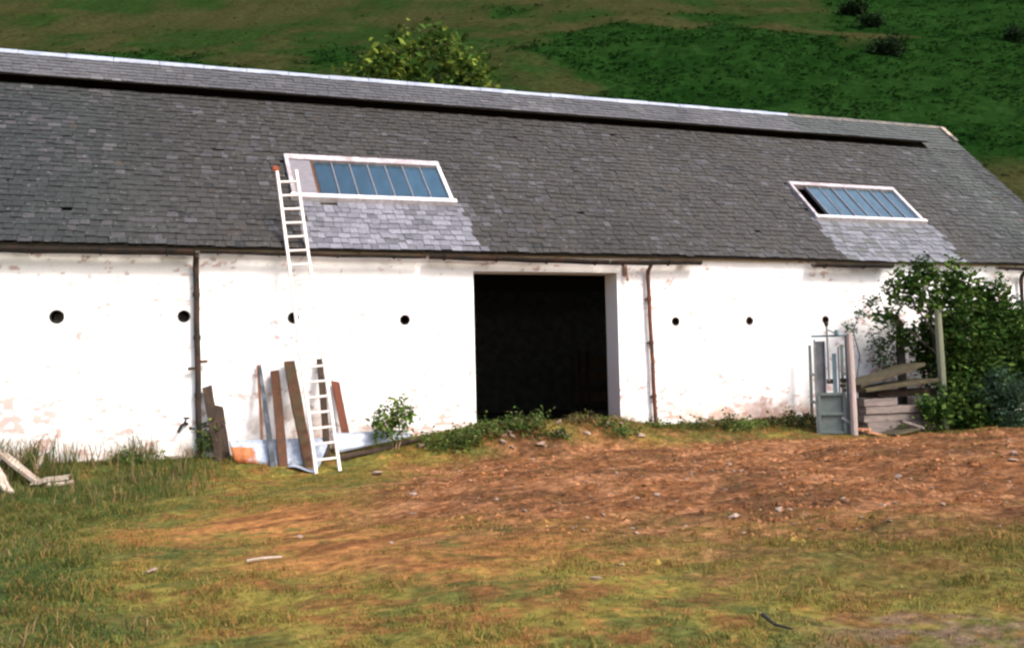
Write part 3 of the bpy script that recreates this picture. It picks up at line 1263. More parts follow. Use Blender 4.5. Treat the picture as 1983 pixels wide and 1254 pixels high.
dp = downpipe(2.18, 2.21, -.35, 3.22, .052, M_iron, (2.5, 1.75, .75))
b = MB()
b.bar((2.24, -.12, 1.33), (2.36, -.12, 1.335), .05, .05, (0, 0, 1))
make('bracket_ear', b, M_rust, dp)
b = MB()
b.bar((2.16, -.12, 1.215), (2.03, -.12, 1.21), .05, .045, (0, 0, 1))
make('bracket_ear', b, M_iron, dp)
downpipe(11.08, 11.17, -.18, 3.19, .042, M_rust, (2.45, 1.55, .45))
downpipe(21.3, 21.33, -.3, 3.2, .045, M_iron, (2.4, 1.2))

# iron bits on the wall: bent tap beside the first pipe, hooded hook by the doorway
b = MB()
b.tube([(2.02, .0, .26), (1.98, -.1, .27), (1.92, -.14, .24), (1.86, -.15, .12)], .028, 7)
b.tube([(1.96, -.12, .27), (2.0, -.14, .36)], .016, 6)
b.tube([(1.95, -.15, .37), (2.05, -.14, .36)], .02, 6)
make('wall_tap', b, M_iron, barn, smooth=False)
b = MB()
b.box(10.55, 10.63, -.06, -.0, 2.93, 3.14)
b.tube([(10.59, -.05, 3.0), (10.59, -.12, 2.95), (10.60, -.12, 2.86), (10.62, -.08, 2.83)], .026, 8)
make('wall_bracket', b, simple('pinkish_rust', (.34, .20, .17), var=.3), barn)

# dim things inside the doorway
st = empty('stall_divider', (11.9, 4.5, -.16), 'pale stall boards and posts in the dark behind the doorway', 'stall')
for px in (11.62, 11.84):
    b = MB()
    b.box(px-.035, px+.035, 4.46, 4.54, -.158, 1.5)
    make('post', b, M_plankdark, st)
for z in (.2, .72, 1.05):
    b = MB()
    b.box(11.5, 13.2, 4.542, 4.575, z, z+.26)
    make('board', b, M_plankgrn, st)

# ------------------------------------------------------------------ tall ladder


def ladder():
    F0 = np.array([4.19, -1.40, 0.0])
    F0[2] = float(hz(4.19, -1.4))
    d = np.array([3.92, -.30, 3.2])-np.array([4.19, -1.40, -.56])
    d /= np.linalg.norm(d)
    L = 5.62
    T0 = F0+d*L
    lad = empty('ladder', F0, 'long bleached wooden ladder leaning on the eave beside the rooflight', 'ladder')
    side = np.array([1.0, 0, 0])
    side -= d*(side@d)
    side /= np.linalg.norm(side)
    hw0, hw1 = .20, .175
    for sg in (-1, 1):
        mb = MB()
        a, b_ = F0+side*sg*hw0-d*.03, T0+side*sg*hw1
        mb.bar(a, b_, .055, .07, side)
        make('rail', mb, M_ladder, lad, bevel=.008)
    k = 0
    z = .22
    while z < L-.08:
        hw = hw0+(hw1-hw0)*z/L
        c_ = F0+d*z
        mb = MB()
        mb.bar(c_-side*hw*.9, c_+side*hw*.9, .038, .04, d)
        make('rung', mb, M_ladder, lad, bevel=.006)
        z += .272
    return F0, d, T0, side


LF, LD, LT, LS = ladder()
# orange rag tied to the ladder's head
mb = MB()
base = LT-LS*.175
vs = []
nu, nv = 5, 6
for i in range(nu):
    for j in range(nv):
        a = i/(nu-1)
        b_ = j/(nv-1)
        vs.append(base+np.array([-.075+.09*a-.03*b_*math.sin(5*a), -.045+.02*math.sin(6*a+4*b_), .05-.11*b_*(1-.4*a)+.03*math.sin(3*a)]))
fs = [(i*nv+j, (i+1)*nv+j, (i+1)*nv+j+1, i*nv+j+1) for i in range(nu-1) for j in range(nv-1)]
mb.add(vs, fs)
o = make('rag', mb, M_rag, smooth=True)
md = o.modifiers.new('thickness', 'SOLIDIFY')
md.thickness = .012
tag(o, 'small orange rag tied at the top of the ladder', 'rag')


# ------------------------------------------------------------------ planks and poles leaning on the wall
def plank(name, top, bot, w, t, mat, label, cat, group=None, ytop=-.10, cut=0.0, ybot=None, taper=1.0):
    B = G(*bot) if ybot is None else atY(bot[0], bot[1], ybot)
    B = np.array([B[0], B[1], float(hz(B[0], B[1]))-.02])
    T = atY(top[0], top[1], ytop)
    d = T-B
    L = np.linalg.norm(d)
    d = d/L
    side = np.array([1.0, .0, 0])
    side -= d*(side@d)
    side /= np.linalg.norm(side)
    n = np.cross(d, side)
    mb = MB()
    m = 7
    vs = []
    bow = random.uniform(-.012, .012)
    for i in range(m+1):
        f = i/m
        k = (1+(taper-1)*f)*(1+random.uniform(-.05, .05))
        p = B+d*L*f+side*bow*math.sin(math.pi*f)
        for a, b_ in ((-1, -1), (1, -1), (1, 1), (-1, 1)):
            ct = cut*a*.5 if i == m else 0
            vs.append(p+side*a*w/2*k+n*b_*t/2+d*ct)
    fs = [(3, 2, 1, 0), tuple(m*4+i for i in range(4))]
    for i in range(m):
        for k in range(4):
            fs.append((i*4+k, i*4+(k+1) % 4, (i+1)*4+(k+1) % 4, (i+1)*4+k))
    mb.add(vs, fs)
    o = make(name, mb, mat, O=B, bevel=.006)
    tag(o, label, cat, group)
    return o


GP = 'timbers leaning on the barn wall'
plank('plank', (401, 748), (428, 893), .16, .05, M_plankdark, 'dark old plank leaning beside the left downpipe, taller of the two', 'plank', GP, cut=.03)
plank('plank', (424, 786), (440, 892), .13, .05, M_plankdark, 'short dark stub of plank leaning next to the left downpipe', 'plank', GP, cut=-.05)
plank('pole', (499, 706), (509, 880), .045, .045, M_orangewood, 'thin tan pole leaning just behind the blue-grey steel strip', 'pole', GP, ytop=-.07, ybot=-.55)
plank('steel_strip', (502, 707), (529, 903), .10, .035, M_steelblue, 'narrow blue-grey steel strip leaning on the wall', 'strip', GP, taper=.6, cut=.03)
plank('plank', (532, 718), (549, 902), .15, .05, M_plankbrown, 'brown plank with rounded top leaning between steel strip and widest plank', 'plank', GP, cut=.02)
plank('plank', (560, 700), (600, 903), .19, .06, M_plankgrn, 'widest and tallest brown plank, leaning just beside the ladder', 'plank', GP, cut=.0)
plank('plank', (619, 695), (634, 888), .115, .05, M_plankdark, 'narrow dark brown plank leaning behind the ladder rungs', 'plank', GP, ytop=-.09, ybot=-.75)
plank('plank', (649, 738), (676, 870), .14, .05, M_plankred, 'reddish plank leaning on the wall past the ladder', 'plank', GP, cut=-.06)


def sheet(name, C4, mat, label, thick=.006, nu=24, nv=5, amp=.01, wav=14, sagn=.02):
    """thin bent sheet over four corners"""
    A, B, C_, D = [np.array(p, float) for p in C4]
    nrm = np.cross(B-A, D-A)
    nrm /= np.linalg.norm(nrm)
    mb = MB()
    vs = []
    for i in range(nu+1):
        for j in range(nv+1):
            u, v = i/nu, j/nv
            p = (A*(1-u)+B*u)*(1-v)+(D*(1-u)+C_*u)*v
            p = p+nrm*(amp*math.sin(u*wav*2*math.pi)+sagn*math.sin(u*5+v*3))
            vs.append(p)
    fs = [(i*(nv+1)+j, (i+1)*(nv+1)+j, (i+1)*(nv+1)+j+1, i*(nv+1)+j+1) for i in range(nu) for j in range(nv)]
    mb.add(vs, fs)
    o = make(name, mb, mat, smooth=True)
    md = o.modifiers.new('thickness', 'SOLIDIFY')
    md.thickness = thick
    tag(o, label, 'sheet')
    return o


def gp(px, py, up=.0, Y=None):
    P = G(px, py) if Y is None else atY(px, py, Y)
    return np.array([P[0], P[1], float(hz(P[0], P[1]))+up])


a, b_ = gp(455, 897), gp(618, 903)
sheet('metal_sheet', [a, b_, atY(640, 846, -.55), atY(443, 853, -.62)], M_rustsheet, 'galvanised sheet with orange rust patch leaning low behind the planks', nu=60, amp=.006, wav=9)
a, b_ = gp(655, 882, .03), gp(800, 850, .02)
sheet('metal_sheet', [a+np.array([0, 0, .02]), b_+np.array([0, 0, .03]), atY(785, 832, -.35)+np.array([0, 0, .0]), atY(640, 838, -.5)], M_galv, 'pale flat metal sheet lying on a log towards the doorway', nu=30, amp=.004, wav=3)
a = gp(555, 908, .03)
b_ = gp(612, 918, .05)
sheet('metal_sheet', [a, b_, b_+np.array([.14, .42, .06]), a+np.array([.2, .42, .05])], M_galv, 'small pale scrap of sheet at the foot of the ladder', nu=10, amp=.006, wav=1)
# dark log in front of the pale sheet
mb = MB()
A, B = gp(655, 892, .03), gp(812, 856, .04)
pts = [A+(B-A)*t+np.array([0, 0, .015*math.sin(t*9)]) for t in np.linspace(0, 1, 9)]
mb.tube(pts, [.050, .055, .048, .052, .05, .045, .046, .04, .032], 9)
o = make('log', mb, M_plankdark)
tag(o, 'dark rotten log lying in front of the pale metal sheet', 'log')

# ------------------------------------------------------------------ bleached wood in the grass on the left


def branch(pts, r0, r1, label, mat=M_bleach, name='dead_branch', cat='dead wood', group='bleached wood in the long grass'):
    mb = MB()
    pts = [np.array(p, float) for p in pts]
    m = len(pts)
    rr = [(r0+(r1-r0)*i/(m-1))*random.uniform(.85, 1.15) for i in range(m)]
    mb.tube(pts, rr, 7)
    o = make(name, mb, mat)
    tag(o, label, cat, group)
    return o


def gl3(seq):
    return [gp(x, y, h) for x, y, h in seq]




def pale_board(p, q_, w, t, label):
    A, B = gp(*p), gp(*q_)
    mb = MB()
    m = 5
    vs = []
    d = (B-A)/np.linalg.norm(B-A)
    sd_ = np.cross(d, (0, 0, 1))
    sd_ /= np.linalg.norm(sd_)
    nn = np.cross(sd_, d)
    for i in range(m+1):
        pt = A+(B-A)*i/m+nn*random.uniform(-.01, .01)
        k = w/2*random.uniform(.8, 1.1)
        for a_, b2 in ((-1, -1), (1, -1), (1, 1), (-1, 1)):
            vs.append(pt+sd_*a_*k+nn*b2*t/2+(d*random.uniform(-.06, .06) if i in (0, m) else 0))
    fs = [(3, 2, 1, 0), tuple(m*4+i for i in range(4))]+[(i*4+k, i*4+(k+1) % 4, (i+1)*4+(k+1) % 4, (i+1)*4+k) for i in range(m) for k in range(4)]
    mb.add(vs, fs)
    o = make('broken_board', mb, M_bleach)
    return tag(o, label, 'dead wood', 'bleached wood in the long grass')


pale_board((-30, 915, .50), (78, 945, .08), .16, .05, 'long bleached broken board sloping down from the left edge')
pale_board((62, 944, .09), (130, 940, .13), .17, .07, 'stubby bleached board end lying at the end of the long board')
pale_board((-22, 930, .35), (16, 960, .06), .14, .05, 'short bleached board propped at the left edge by the long grass')
branch(gl3([(70, 930, .18), (78, 926, .26), (82, 920, .30)]), .035, .02, 'small upright bleached snag among the pale branches')
branch(gl3([(92, 944, .04), (115, 943, .05), (142, 938, .05)]), .045, .03, 'thin bleached stick in front of the stubby log')
branch(gl3([(478, 1092, .03), (510, 1088, .035), (546, 1084, .03)]), .014, .010, 'pale straight stick lying on the worn turf', name='stick', cat='stick', group='sticks on the yard')
branch(gl3([(318, 892, .05), (345, 890, .06), (372, 890, .05)]), .02, .016, 'pale stick in the grass below the left downpipe', name='stick', cat='stick', group='sticks on the yard')
branch(gl3([(1478, 1208, .06), (1500, 1218, .03), (1535, 1228, .03)]), .013, .007, 'dark twig lying on the bare patch nearest the camera', mat=M_bark, name='stick', cat='stick', group='sticks on the yard')

# ------------------------------------------------------------------ cattle crush by the wall


def crush():
    O = gp(1606, 836)
    O = np.array([14.60, -1.5, float(hz(14.60, -1.5))])
    c = empty('cattle_crush', O, 'grey-green steel cattle crush with lever standing by the wall', 'crush')
    X0 = O[0]-.42
    c.rotation_euler = (0, 0, -.55)
    z0 = O[2]
    H = 1.96

    def part(name, mat, *boxes):
        mb = MB()
        for (xa, xb, ya, yb, za, zb) in boxes:
            mb.box(X0+xa, X0+xb, O[1]+ya, O[1]+yb, z0+za, z0+zb)
        return make(name, mb, mat, c, bevel=.006)
    # rolled channel at the near left: web and two flanges
    part('post', M_crushpale, (0, .03, 0, .10, .02, H), (.031, .20, .07, .10, .83, H-.04), (.201, .225, .0, .10, .83, H-.04))
    part('post', M_crush, (.62, .70, 0, .10, -.03, H+.04), (.701, .78, .03, .10, -.03, H+.02))
    part('post', M_crush, (0, .06, 1.05, 1.12, 0, H-.1))
    part('post', M_crush, (.66, .72, 1.05, 1.12, 0, H-.1))
    part('top_rail', M_crushblue, (-.04, .80, -.012, .112, H+.042, H+.085))
    for x_ in (.01, .67):
        part('side_rail', M_crush, (x_, x_+.05, .113, 1.049, 1.2, 1.26))
        part('side_rail', M_crush, (x_, x_+.05, .113, 1.049, .62, .68))
        part('side_rail', M_crush, (x_, x_+.05, .113, 1.049, .2, .26))
    pn = part('lower_panel', M_crush, (.032, .60, .04, .065, .02, .84))
    for (xa, xb, za, zb) in ((.032, .09, .02, .86), (.53, .60, .02, .86), (.091, .529, .80, .86), (.091, .529, .40, .46), (.091, .529, .02, .07)):
        mb = MB()
        mb.box(X0+xa, X0+xb, O[1]-.01, O[1]+.038, z0+za, z0+zb)
        make('frame_bar', mb, M_crush, pn, bevel=.004)
    part('head_bar', M_crushblue, (.36, .44, .03, .08, .862, 1.66))
    part('head_bar', M_crushpale, (.47, .50, .03, .08, .862, 1.80))
    part('yoke_block', M_plankdark, (.24, .36, .03, .09, 1.04, 1.14))
    part('yoke_block', M_plankdark, (.505, .615, .03, .09, 1.06, 1.15))
    mb = MB()
    mb.tube([(X0+.275, O[1]-.03, z0+1.1), (X0+.27, O[1]-.03, z0+1.7), (X0+.262, O[1]-.03, z0+2.24)], .022, 7)
    lv = make('lever', mb, M_crushpale, c)
    mb = MB()
    mb.tube([(X0+.262, O[1]-.03, z0+2.22), (X0+.262, O[1]-.03, z0+2.27), (X0+.262, O[1]-.03, z0+2.31)], [.03, .045, .025], 8)
    make('lever_knob', mb, M_soot, lv)
    mb = MB()
    mb.bar((X0+.27, O[1]-.02, z0+2.15), (X0+.46, O[1]-.02, z0+2.06), .03, .02, (0, 0, 1))
    make('link_arm', mb, M_crushpale, c)
    mb = MB()
    mb.tube([(X0+.46, O[1]-.04, z0+2.04), (X0+.46, O[1]-.04, z0+2.14)], .045, 8)
    make('pivot', mb, M_crushblue, c)
    mb = MB()
    mb.bar((X0+.50, O[1]-.03, z0+.36), (X0+.69, O[1]-.025, z0+.22), .06, .02, (0, 0, 1))
    make('latch_arm', mb, M_crushpale, c)


crush()


def post(name, px, ytop_px, ybot_px, Y, w, mat, label, lean=0.0):
    T = atY(px, ytop_px, Y)
    Bx = T[0]-lean
    B = np.array([Bx, Y, float(hz(Bx, Y))-.1])
    mb = MB()
    pts = [B+(T-B)*t+np.array([.008*math.sin(5*t), 0, 0]) for t in np.linspace(0, 1, 6)]
    mb.tube(pts, [w, w*.98, w*.94, w*.95, w*.9, w*.8], 8)
    o = make(name, mb, mat, O=B)
    return tag(o, label, 'post')


post('fence_post', 1645, 645, 838, -1.72, .07, M_postpale, 'pale pinkish wooden post against the right of the cattle crush', lean=-.03)
post('fence_post', 1816, 600, 775, -1.75, .085, M_postgreen, 'slim lichen-grey post standing in the leafy bush', lean=-.06)
post('fence_post', 1742, 622, 800, -.75, .10, M_bark, 'dark post behind the mossy boards, half hidden by the bush')

# ------------------------------------------------------------------ stacked boards right of the crush
SX0 = atY(1660, 760, -1.4)[0]
SZ = float(hz(16.0, -1.3))


def board(x0, x1, y0, y1, z0, z1, mat, label, slope=0.0, yaw=0.0, group='old boards stacked beside the crush'):
    mb = MB()
    m = 6
    vs = []
    for i in range(m+1):
        t = i/m
        xx = x0+(x1-x0)*t
        dz = slope*t+random.uniform(-.008, .008)
        dy = yaw*t
        vs += [(xx, y0+dy, z0+dz), (xx, y1+dy, z0+dz), (xx, y1+dy, z1+dz), (xx, y0+dy, z1+dz+random.uniform(-.01, .01))]
    fs = [(0, 1, 2, 3), tuple(m*4+i for i in (3, 2, 1, 0))]
    for i in range(m):
        for k in range(4):
            fs.append((i*4+k, (i+1)*4+k, (i+1)*4+(k+1) % 4, i*4+(k+1) % 4))
    mb.add(vs, fs)
    o = make('board', mb, mat, bevel=.008)
    return tag(o, label, 'board', group)


z = SZ-.03
board(15.15, 16.9, -1.75, -1.1, z, z+.23, M_boardpink, 'lowest pinkish board of the stack beside the crush')
board(15.10, 16.7, -1.70, -1.05, z+.24, z+.40, M_boardpink, 'second board up in the stack beside the crush', slope=.0)
board(15.12, 16.8, -1.74, -1.1, z+.41, z+.56, M_boardpink, 'third board up, pinkish, in the stack beside the crush')
board(15.10, 15.95, -1.72, -1.1, z+.57, z+.72, M_boardpink, 'short board at the crush end of the stack')
board(15.6, 17.1, -1.55, -.95, z+.73, z+.86, M_plankdark, 'dark reddish board laid under the mossy top boards', slope=.02)
board(15.05, 16.95, -1.85, -1.15, z+.86, z+.94, M_moss, 'lower of the two sloping mossy boards on the stack', slope=.16)
board(15.05, 16.75, -1.7, -1.0, z+.96, z+1.03, M_moss, 'topmost mossy board sloping up towards the bush', slope=.40)
# loose scraps at its foot


def scrap(px, py, lx, ly, t, mat, label, yaw=0, pitch=0, up=.04):
    P = gp(px, py, up, -2.1)
    mb = MB()
    cy_, sy_ = math.cos(yaw), math.sin(yaw)
    cp, sp = math.cos(pitch), math.sin(pitch)
    vs = []
    for zz in (-t/2, t/2):
        for a, b_ in ((-1, -1), (1, -1), (1.0, 1), (-1, .8)):
            x_, y_ = a*lx/2, b_*ly/2
            x2, z2 = x_*cp-zz*sp, x_*sp+zz*cp
            vs.append(P+np.array([x2*cy_-y_*sy_, x2*sy_+y_*cy_, z2]))
    mb.hexa(vs)
    o = make('board_scrap', mb, mat, bevel=.006)
    return tag(o, label, 'scrap', 'scraps at the foot of the board stack')


scrap(1688, 832, .50, .22, .045, M_orangewood, 'orange broken board end lying at the foot of the crush post', -.35, -.25, .08)
scrap(1672, 818, .07, .30, .04, M_orangewood, 'small upright orange splinter beside the crush post', .3, .9, .14)
scrap(1738, 829, .75, .5, .04, M_moss, 'dark mossy flat scrap lying before the board stack', .15, .12, .10)
scrap(1765, 815, .5, .16, .05, M_boardpink, 'pinkish board end poking out over the mossy scrap', -.2, -.32, .20)

# ------------------------------------------------------------------ stones


def stone_mesh(seed):
    r = np.random.default_rng(seed)
    import bmesh
    bm = bmesh.new()
    bmesh.ops.create_icosphere(bm, subdivisions=2, radius=1.0)
    for v in bm.verts:
        v.co *= r.uniform(.9, 1.1)
    ax = np.array([1.2, r.uniform(.6, .95), r.uniform(.35, .55)])
    pl = r.normal(size=(7, 3))
    pl /= np.linalg.norm(pl, axis=1)[:, None]
    for v in bm.verts:
        p = np.array(v.co)
        for q_ in pl:
            dd = p@q_
            if dd > .55:
                p = p-q_*(dd-.55)
        v.co = Vector(p*ax)
    me = bpy.data.meshes.new('stone')
    bm.to_mesh(me)
    bm.free()
    return me


SM = [stone_mesh(s_) for s_ in range(6)]
for me in SM:
    me.materials.append(M_stone)
SMD = [m_.copy() for m_ in SM]
for me in SMD:
    me.materials.clear()
    me.materials.append(M_stonedk)


def stone(px, py, r, label, group, dark=False, up=.25):
    P = gp(px, py)
    me = random.choice(SMD if dark else SM)
    o = bpy.data.objects.new('stone', me)
    put(o, None, P+np.array([0, 0, r*up]))
    o.scale = (r, r, r)
    o.rotation_euler = (random.uniform(-.3, .3), random.uniform(-.3, .3), random.uniform(0, 6))
    return tag(o, label, 'stone', group)


big = [(1138, 841, .12, 'brightest white stone on the heap before the doorway'), (730, 920, .15, 'pinkish flat stone at the edge of the bare earth past the ladder'),
       (985, 838, .10, 'pale stone among the weeds under the doorway'), (1027, 837, .07, 'small pale stone between the weeds under the doorway'),
       (912, 835, .14, 'pale stone at the foot of the doorway side wall'), (992, 868, .10, 'stone lying lowest on the weedy heap'),
       (816, 865, .13, 'pinkish stone at the end of the dark log'), (1272, 960, .085, 'white stone in the middle of the bare earth'),
       (1412, 900, .075, 'pale round stone on the bare earth below the thin rusty downpipe'), (1185, 958, .06, 'small white stone left of the white stone on the earth'),
       (1420, 1003, .10, 'pale flat stone at the near edge of the bare earth'), (1508, 990, .09, 'pale stone just beyond the flat one at the edge of the earth'),
       (1740, 924, .08, 'pale stone on the earth below the leafy bush'), (1205, 1095, .05, 'small pink stone on the yellowed turf'),
       (1152, 1122, .06, 'cream stone nearest the camera on the yellowed turf'), (580, 1040, .06, 'pale stone on the worn orange turf'),
       (290, 1110, .08, 'pale stone in the dark grass on the left'), (757, 1052, .035, 'tiny white stone on the worn turf'),
       (1965, 880, .10, 'pale stone at the right edge of the earth'), (800, 958, .09, 'pale stone where the earth meets the turf'),
       (1960, 893, .12, 'dark stone at the right edge of the earth'), (1048, 862, .16, 'dark lump in the weeds before the doorway')]
for (x, y, r, lb) in big:
    stone(x, y, r*.8, lb, 'single stones on the yard', dark=lb.startswith('dark'))
rs = random.Random(5)
cnt = 0
while cnt < 130:
    x, y = rs.uniform(780, 1983), rs.uniform(850, 1035)
    P = G(x, y)
    if dirtmask(P[0], P[1]) < .6:
        continue
    cnt += 1
    dk_ = rs.random() < .45
    stone(x, y, rs.uniform(.016, .040), 'little brown stone scattered over the bare earth' if dk_ else 'little pale stone scattered over the bare earth',
          'little brown stones on the bare earth' if dk_ else 'little pale stones on the bare earth', dark=dk_)

# rubble sill and heap under the doorway
for i in range(26):
    x_ = rs.uniform(7.4, 10.5)
    y_ = rs.uniform(-1.1, .3)
    r = rs.uniform(.05, .13)
    pale = rs.random() < .4
    o = bpy.data.objects.new('stone', rs.choice(SM if pale else SMD))
    put(o, None, (x_, y_, float(hz(x_, min(y_, .25)))+r*.2))
    o.scale = (r*1.3, r, r)
    o.rotation_euler = (rs.uniform(-.4, .4), rs.uniform(-.4, .4), rs.uniform(0, 6))
    tag(o, 'pale rubble stone on the heap across the open doorway' if pale else 'brown rubble stone on the heap across the open doorway', 'stone', 'pale rubble in the doorway' if pale else 'brown rubble in the doorway')


# ------------------------------------------------------------------ plants
def plant(name, blobs, n, size, base, alt, label, cat, stems=None, group=None, palt=.3, aspect=.55, clumpn=5, spread=None, shell=.4, O=None, crown='foliage', stemname='stem', stem_mat=None, up=.35):
    if O is None:
        b0 = min(blobs, key=lambda b: b[2]-b[5])
        O = (b0[0], b0[1], float(hz(b0[0], min(b0[1], 0))))
    e = empty(name, O, label, cat, group)
    P = blob_points(blobs, n//clumpn, shell=shell)
    C = clump(P, clumpn, spread or size*.9)
    gz_ = hz0(C[:, 0], np.minimum(C[:, 1], .2))
    ok = C[:, 2] > gz_
    if O[1] < 1:
        ok &= C[:, 1] < -.04
    C = C[ok]
    cl = leafcol(len(C)//clumpn+1, base, .35, alt, palt)
    cl = np.repeat(cl, clumpn, 0)[:len(C)]*(1+.25*(RNG.random((len(C), 1))*2-1))
    V, cn, ix, cc = leaf_mesh(C, size, cl, aspect=aspect, up=up)
    fastmesh(crown, V, cn, ix, cc, M_leaf, e, O=O)
    for s_ in (stems or []):
        mb = MB()
        mb.tube(s_[0], s_[1], 7)
        make(stemname, mb, stem_mat or M_bark, e, O=O)
    return e


def PB(px, py, Y, rx, rz, ry=None):
    p = atY(px, py, Y)
    return (p[0], p[1], p[2], rx, ry or rx*.8, rz)


def stemline(a, b, bend=.1, n=6):
    a = np.array(a, float)
    b = np.array(b, float)
    o = RNG.normal(size=3)*bend
    return [a+(b-a)*t+o*math.sin(math.pi*t) for t in np.linspace(0, 1, n)]


# the big leafy bush at the right end
BY = -1.45
bl = [PB(1790, 545, BY, .38, .30), PB(1850, 545, BY, .45, .32), PB(1735, 530, BY, .16, .09), PB(1752, 548, BY, .16, .10), PB(1728, 560, BY, .12, .08), PB(1745, 585, BY, .16, .10), PB(1725, 600, BY, .1, .08), PB(1785, 515, BY, .14, .10), PB(1850, 512, BY, .14, .10), PB(1905, 548, BY, .12, .10), PB(1800, 528, BY, .12, .10), PB(1712, 545, BY, .07, .05), PB(1700, 618, BY+.3, .1, .08), PB(1840, 600, BY, .62, .45), PB(1915, 590, BY, .55, .42), PB(1985, 620, BY, .55, .42),
      PB(1880, 660, BY-.2, .75, .55), PB(1960, 680, BY-.2, .7, .6), PB(1800, 640, BY+.3, .36, .42), PB(1755, 655, BY+.5, .22, .28), PB(1860, 740, BY-.2, .6, .5),
      PB(1930, 760, BY-.3, .7, .5), PB(2010, 720, BY-.2, .8, .7), PB(1800, 800, BY-.1, .45, .22), PB(1880, 810, BY-.3, .6, .24), PB(1950, 815, BY-.3, .6, .22), PB(1720, 610, BY+.5, .2, .15), PB(1765, 575, BY, .3, .2),
      PB(2060, 620, BY, .6, .6), PB(1820, 790, BY-.6, .4, .25), PB(1870, 770, BY-.6, .5, .32), PB(1845, 700, BY-.05, .45, .4), PB(1905, 720, BY-.5, .5, .4), PB(1930, 630, BY-.2, .6, .45), PB(1800, 700, BY+.6, .4, .5)]
foot = np.array([18.2, BY, float(hz(18.2, BY))])
stm = []
for k, (px, py) in enumerate([(1800, 560), (1850, 560), (1900, 610), (1950, 620), (1760, 640), (1980, 680), (1740, 545)]):
    T = atY(px, py, BY)
    stm.append((stemline(foot+np.array([(k-3)*.14, 0, -.05]), T, .15), [.05, .045, .038, .03, .02, .01]))
plant('bush', bl, 23000, .13, (.027, .062, .012), (.080, .130, .026), 'big leafy green bush filling the corner beside the far downpipe', 'bush', stm, palt=.34, O=foot, spread=.10, crown='crown', stemname='trunk', shell=.25, clumpn=10)
# bluish clump low at the right edge, bramble arching over the crush post
bl = [PB(1940, 740, BY-1.0, .38, .30), PB(1985, 760, BY-1.0, .4, .32), PB(1900, 765, BY-.9, .25, .2), PB(1965, 800, BY-1.0, .5, .3)]
plant('shrub', bl, 2600, .075, (.034, .066, .040), (.052, .088, .054), 'bluish green shrub low in front of the big bush', 'shrub', palt=.4, spread=.06)
A0 = np.array([15.6, -.7, -.15])
arc = [A0, atY(1665, 690, -.6), atY(1652, 640, -.6), atY(1664, 608, -.6), atY(1682, 585, -.6), atY(1697, 580, -.6)]
bl = [(p[0], p[1], p[2], .10, .10, .09) for p in arc[2:]]+[PB(1640, 632, -.6, .14, .05)]
plant('bramble', bl, 260, .075, (.040, .080, .022), (.10, .11, .04), 'thin bramble arching above the pale post by the crush', 'bramble', [(arc, [.014, .013, .011, .009, .007, .004])], O=tuple(A0), spread=.05)
bl = [PB(1715, 690, -.5, .28, .38), PB(1700, 660, -.45, .2, .2), PB(1735, 640, -.5, .22, .22)]
plant('sapling', bl, 900, .08, (.055, .088, .036), (.085, .115, .05), 'pale green sapling between crush post and dark post', 'sapling', spread=.08)

# docks and weeds
dk0 = gp(760, 838, 0, Y=-.75)
bl = [PB(760, 806, -.75, .30, .19), PB(740, 815, -.7, .2, .12), PB(785, 800, -.75, .18, .16), PB(770, 785, -.75, .12, .12), PB(750, 832, -.8, .22, .14), PB(782, 828, -.8, .2, .14)]
stm = [(stemline(dk0+np.array([.05*k, 0, 0]), atY(px, py, -.72), .02), [.012, .011, .01, .009, .008, .006]) for k, (px, py) in enumerate([(768, 748), (789, 742), (806, 750)])]
plant('dock_plant', bl, 520, .11, (.085, .145, .030), (.14, .18, .05), 'bushy dock plant with tall seed stems beside the pale sheet', 'weed', stm, O=tuple(dk0), spread=.08, stem_mat=simple('dock_stem', (.32, .22, .12)))


def weed(px, py, w, h, label, base=(.058, .098, .024), alt=(.12, .145, .04), n=420, Y=None, size=.075):
    P = gp(px, py, 0, Y)
    h *= .72 if Y is None else 1.0
    n = int(n*.68)
    bl = [(P[0]+random.uniform(-.5, .5)*w, P[1]+random.uniform(-.3, .3)*w, P[2]+h*random.uniform(.2, .6), w*.42, w*.35, h*.42) for _ in range(4)]
    return plant('weed', bl, n, size, base, alt, label, 'weed', group='weeds along the barn', O=tuple(P), spread=size*.8, crown='foliage')


weed(850, 862, .9, .34, 'low dark weeds just past the dark log', n=900)
weed(960, 838, .8, .42, 'leafy weeds before the near side of the doorway', n=900)
weed(1010, 832, .7, .50, 'tallest weeds in front of the dark doorway', n=700, alt=(.12, .13, .05))
weed(900, 870, .8, .28, 'weeds at the foot of the heap below the doorway', n=700)
weed(1065, 850, .5, .25, 'dark weed by the lump before the doorway', base=(.022, .04, .014), n=420)
weed(1215, 838, .8, .20, 'low green weeds below the wall bracket', n=560)
weed(1300, 832, .7, .24, 'green weeds to the right of the thin downpipe', n=520)
weed(1375, 832, .5, .42, 'tall thin weed against the stained wall foot', n=320, alt=(.16, .12, .07))
weed(1410, 832, .45, .50, 'tallest weed under the second vent past the doorway', n=320, alt=(.18, .13, .08))
weed(1470, 830, .9, .22, 'low weeds below the stained limewash', n=600)
weed(1545, 822, .8, .42, 'dark brownish weeds beside the cattle crush', base=(.035, .045, .018), alt=(.10, .075, .04), n=800)
weed(385, 880, .45, .75, 'dark ivy-like weed climbing the left downpipe foot', base=(.026, .046, .016), n=560, Y=-.25)
weed(290, 893, .7, .26, 'green weeds under the second vent from the left', n=460)
weed(1790, 836, .9, .25, 'low weeds before the mossy boards', n=500)
weed(930, 850, .9, .36, 'ragged weeds low on the near end of the doorway heap', n=620, alt=(.14, .13, .05))
weed(1165, 826, .5, .26, 'thin weeds against the pale door jamb', n=240)
weed(1120, 815, .7, .16, 'sparse weeds on the rubble sill of the doorway', base=(.10, .085, .04), n=260)

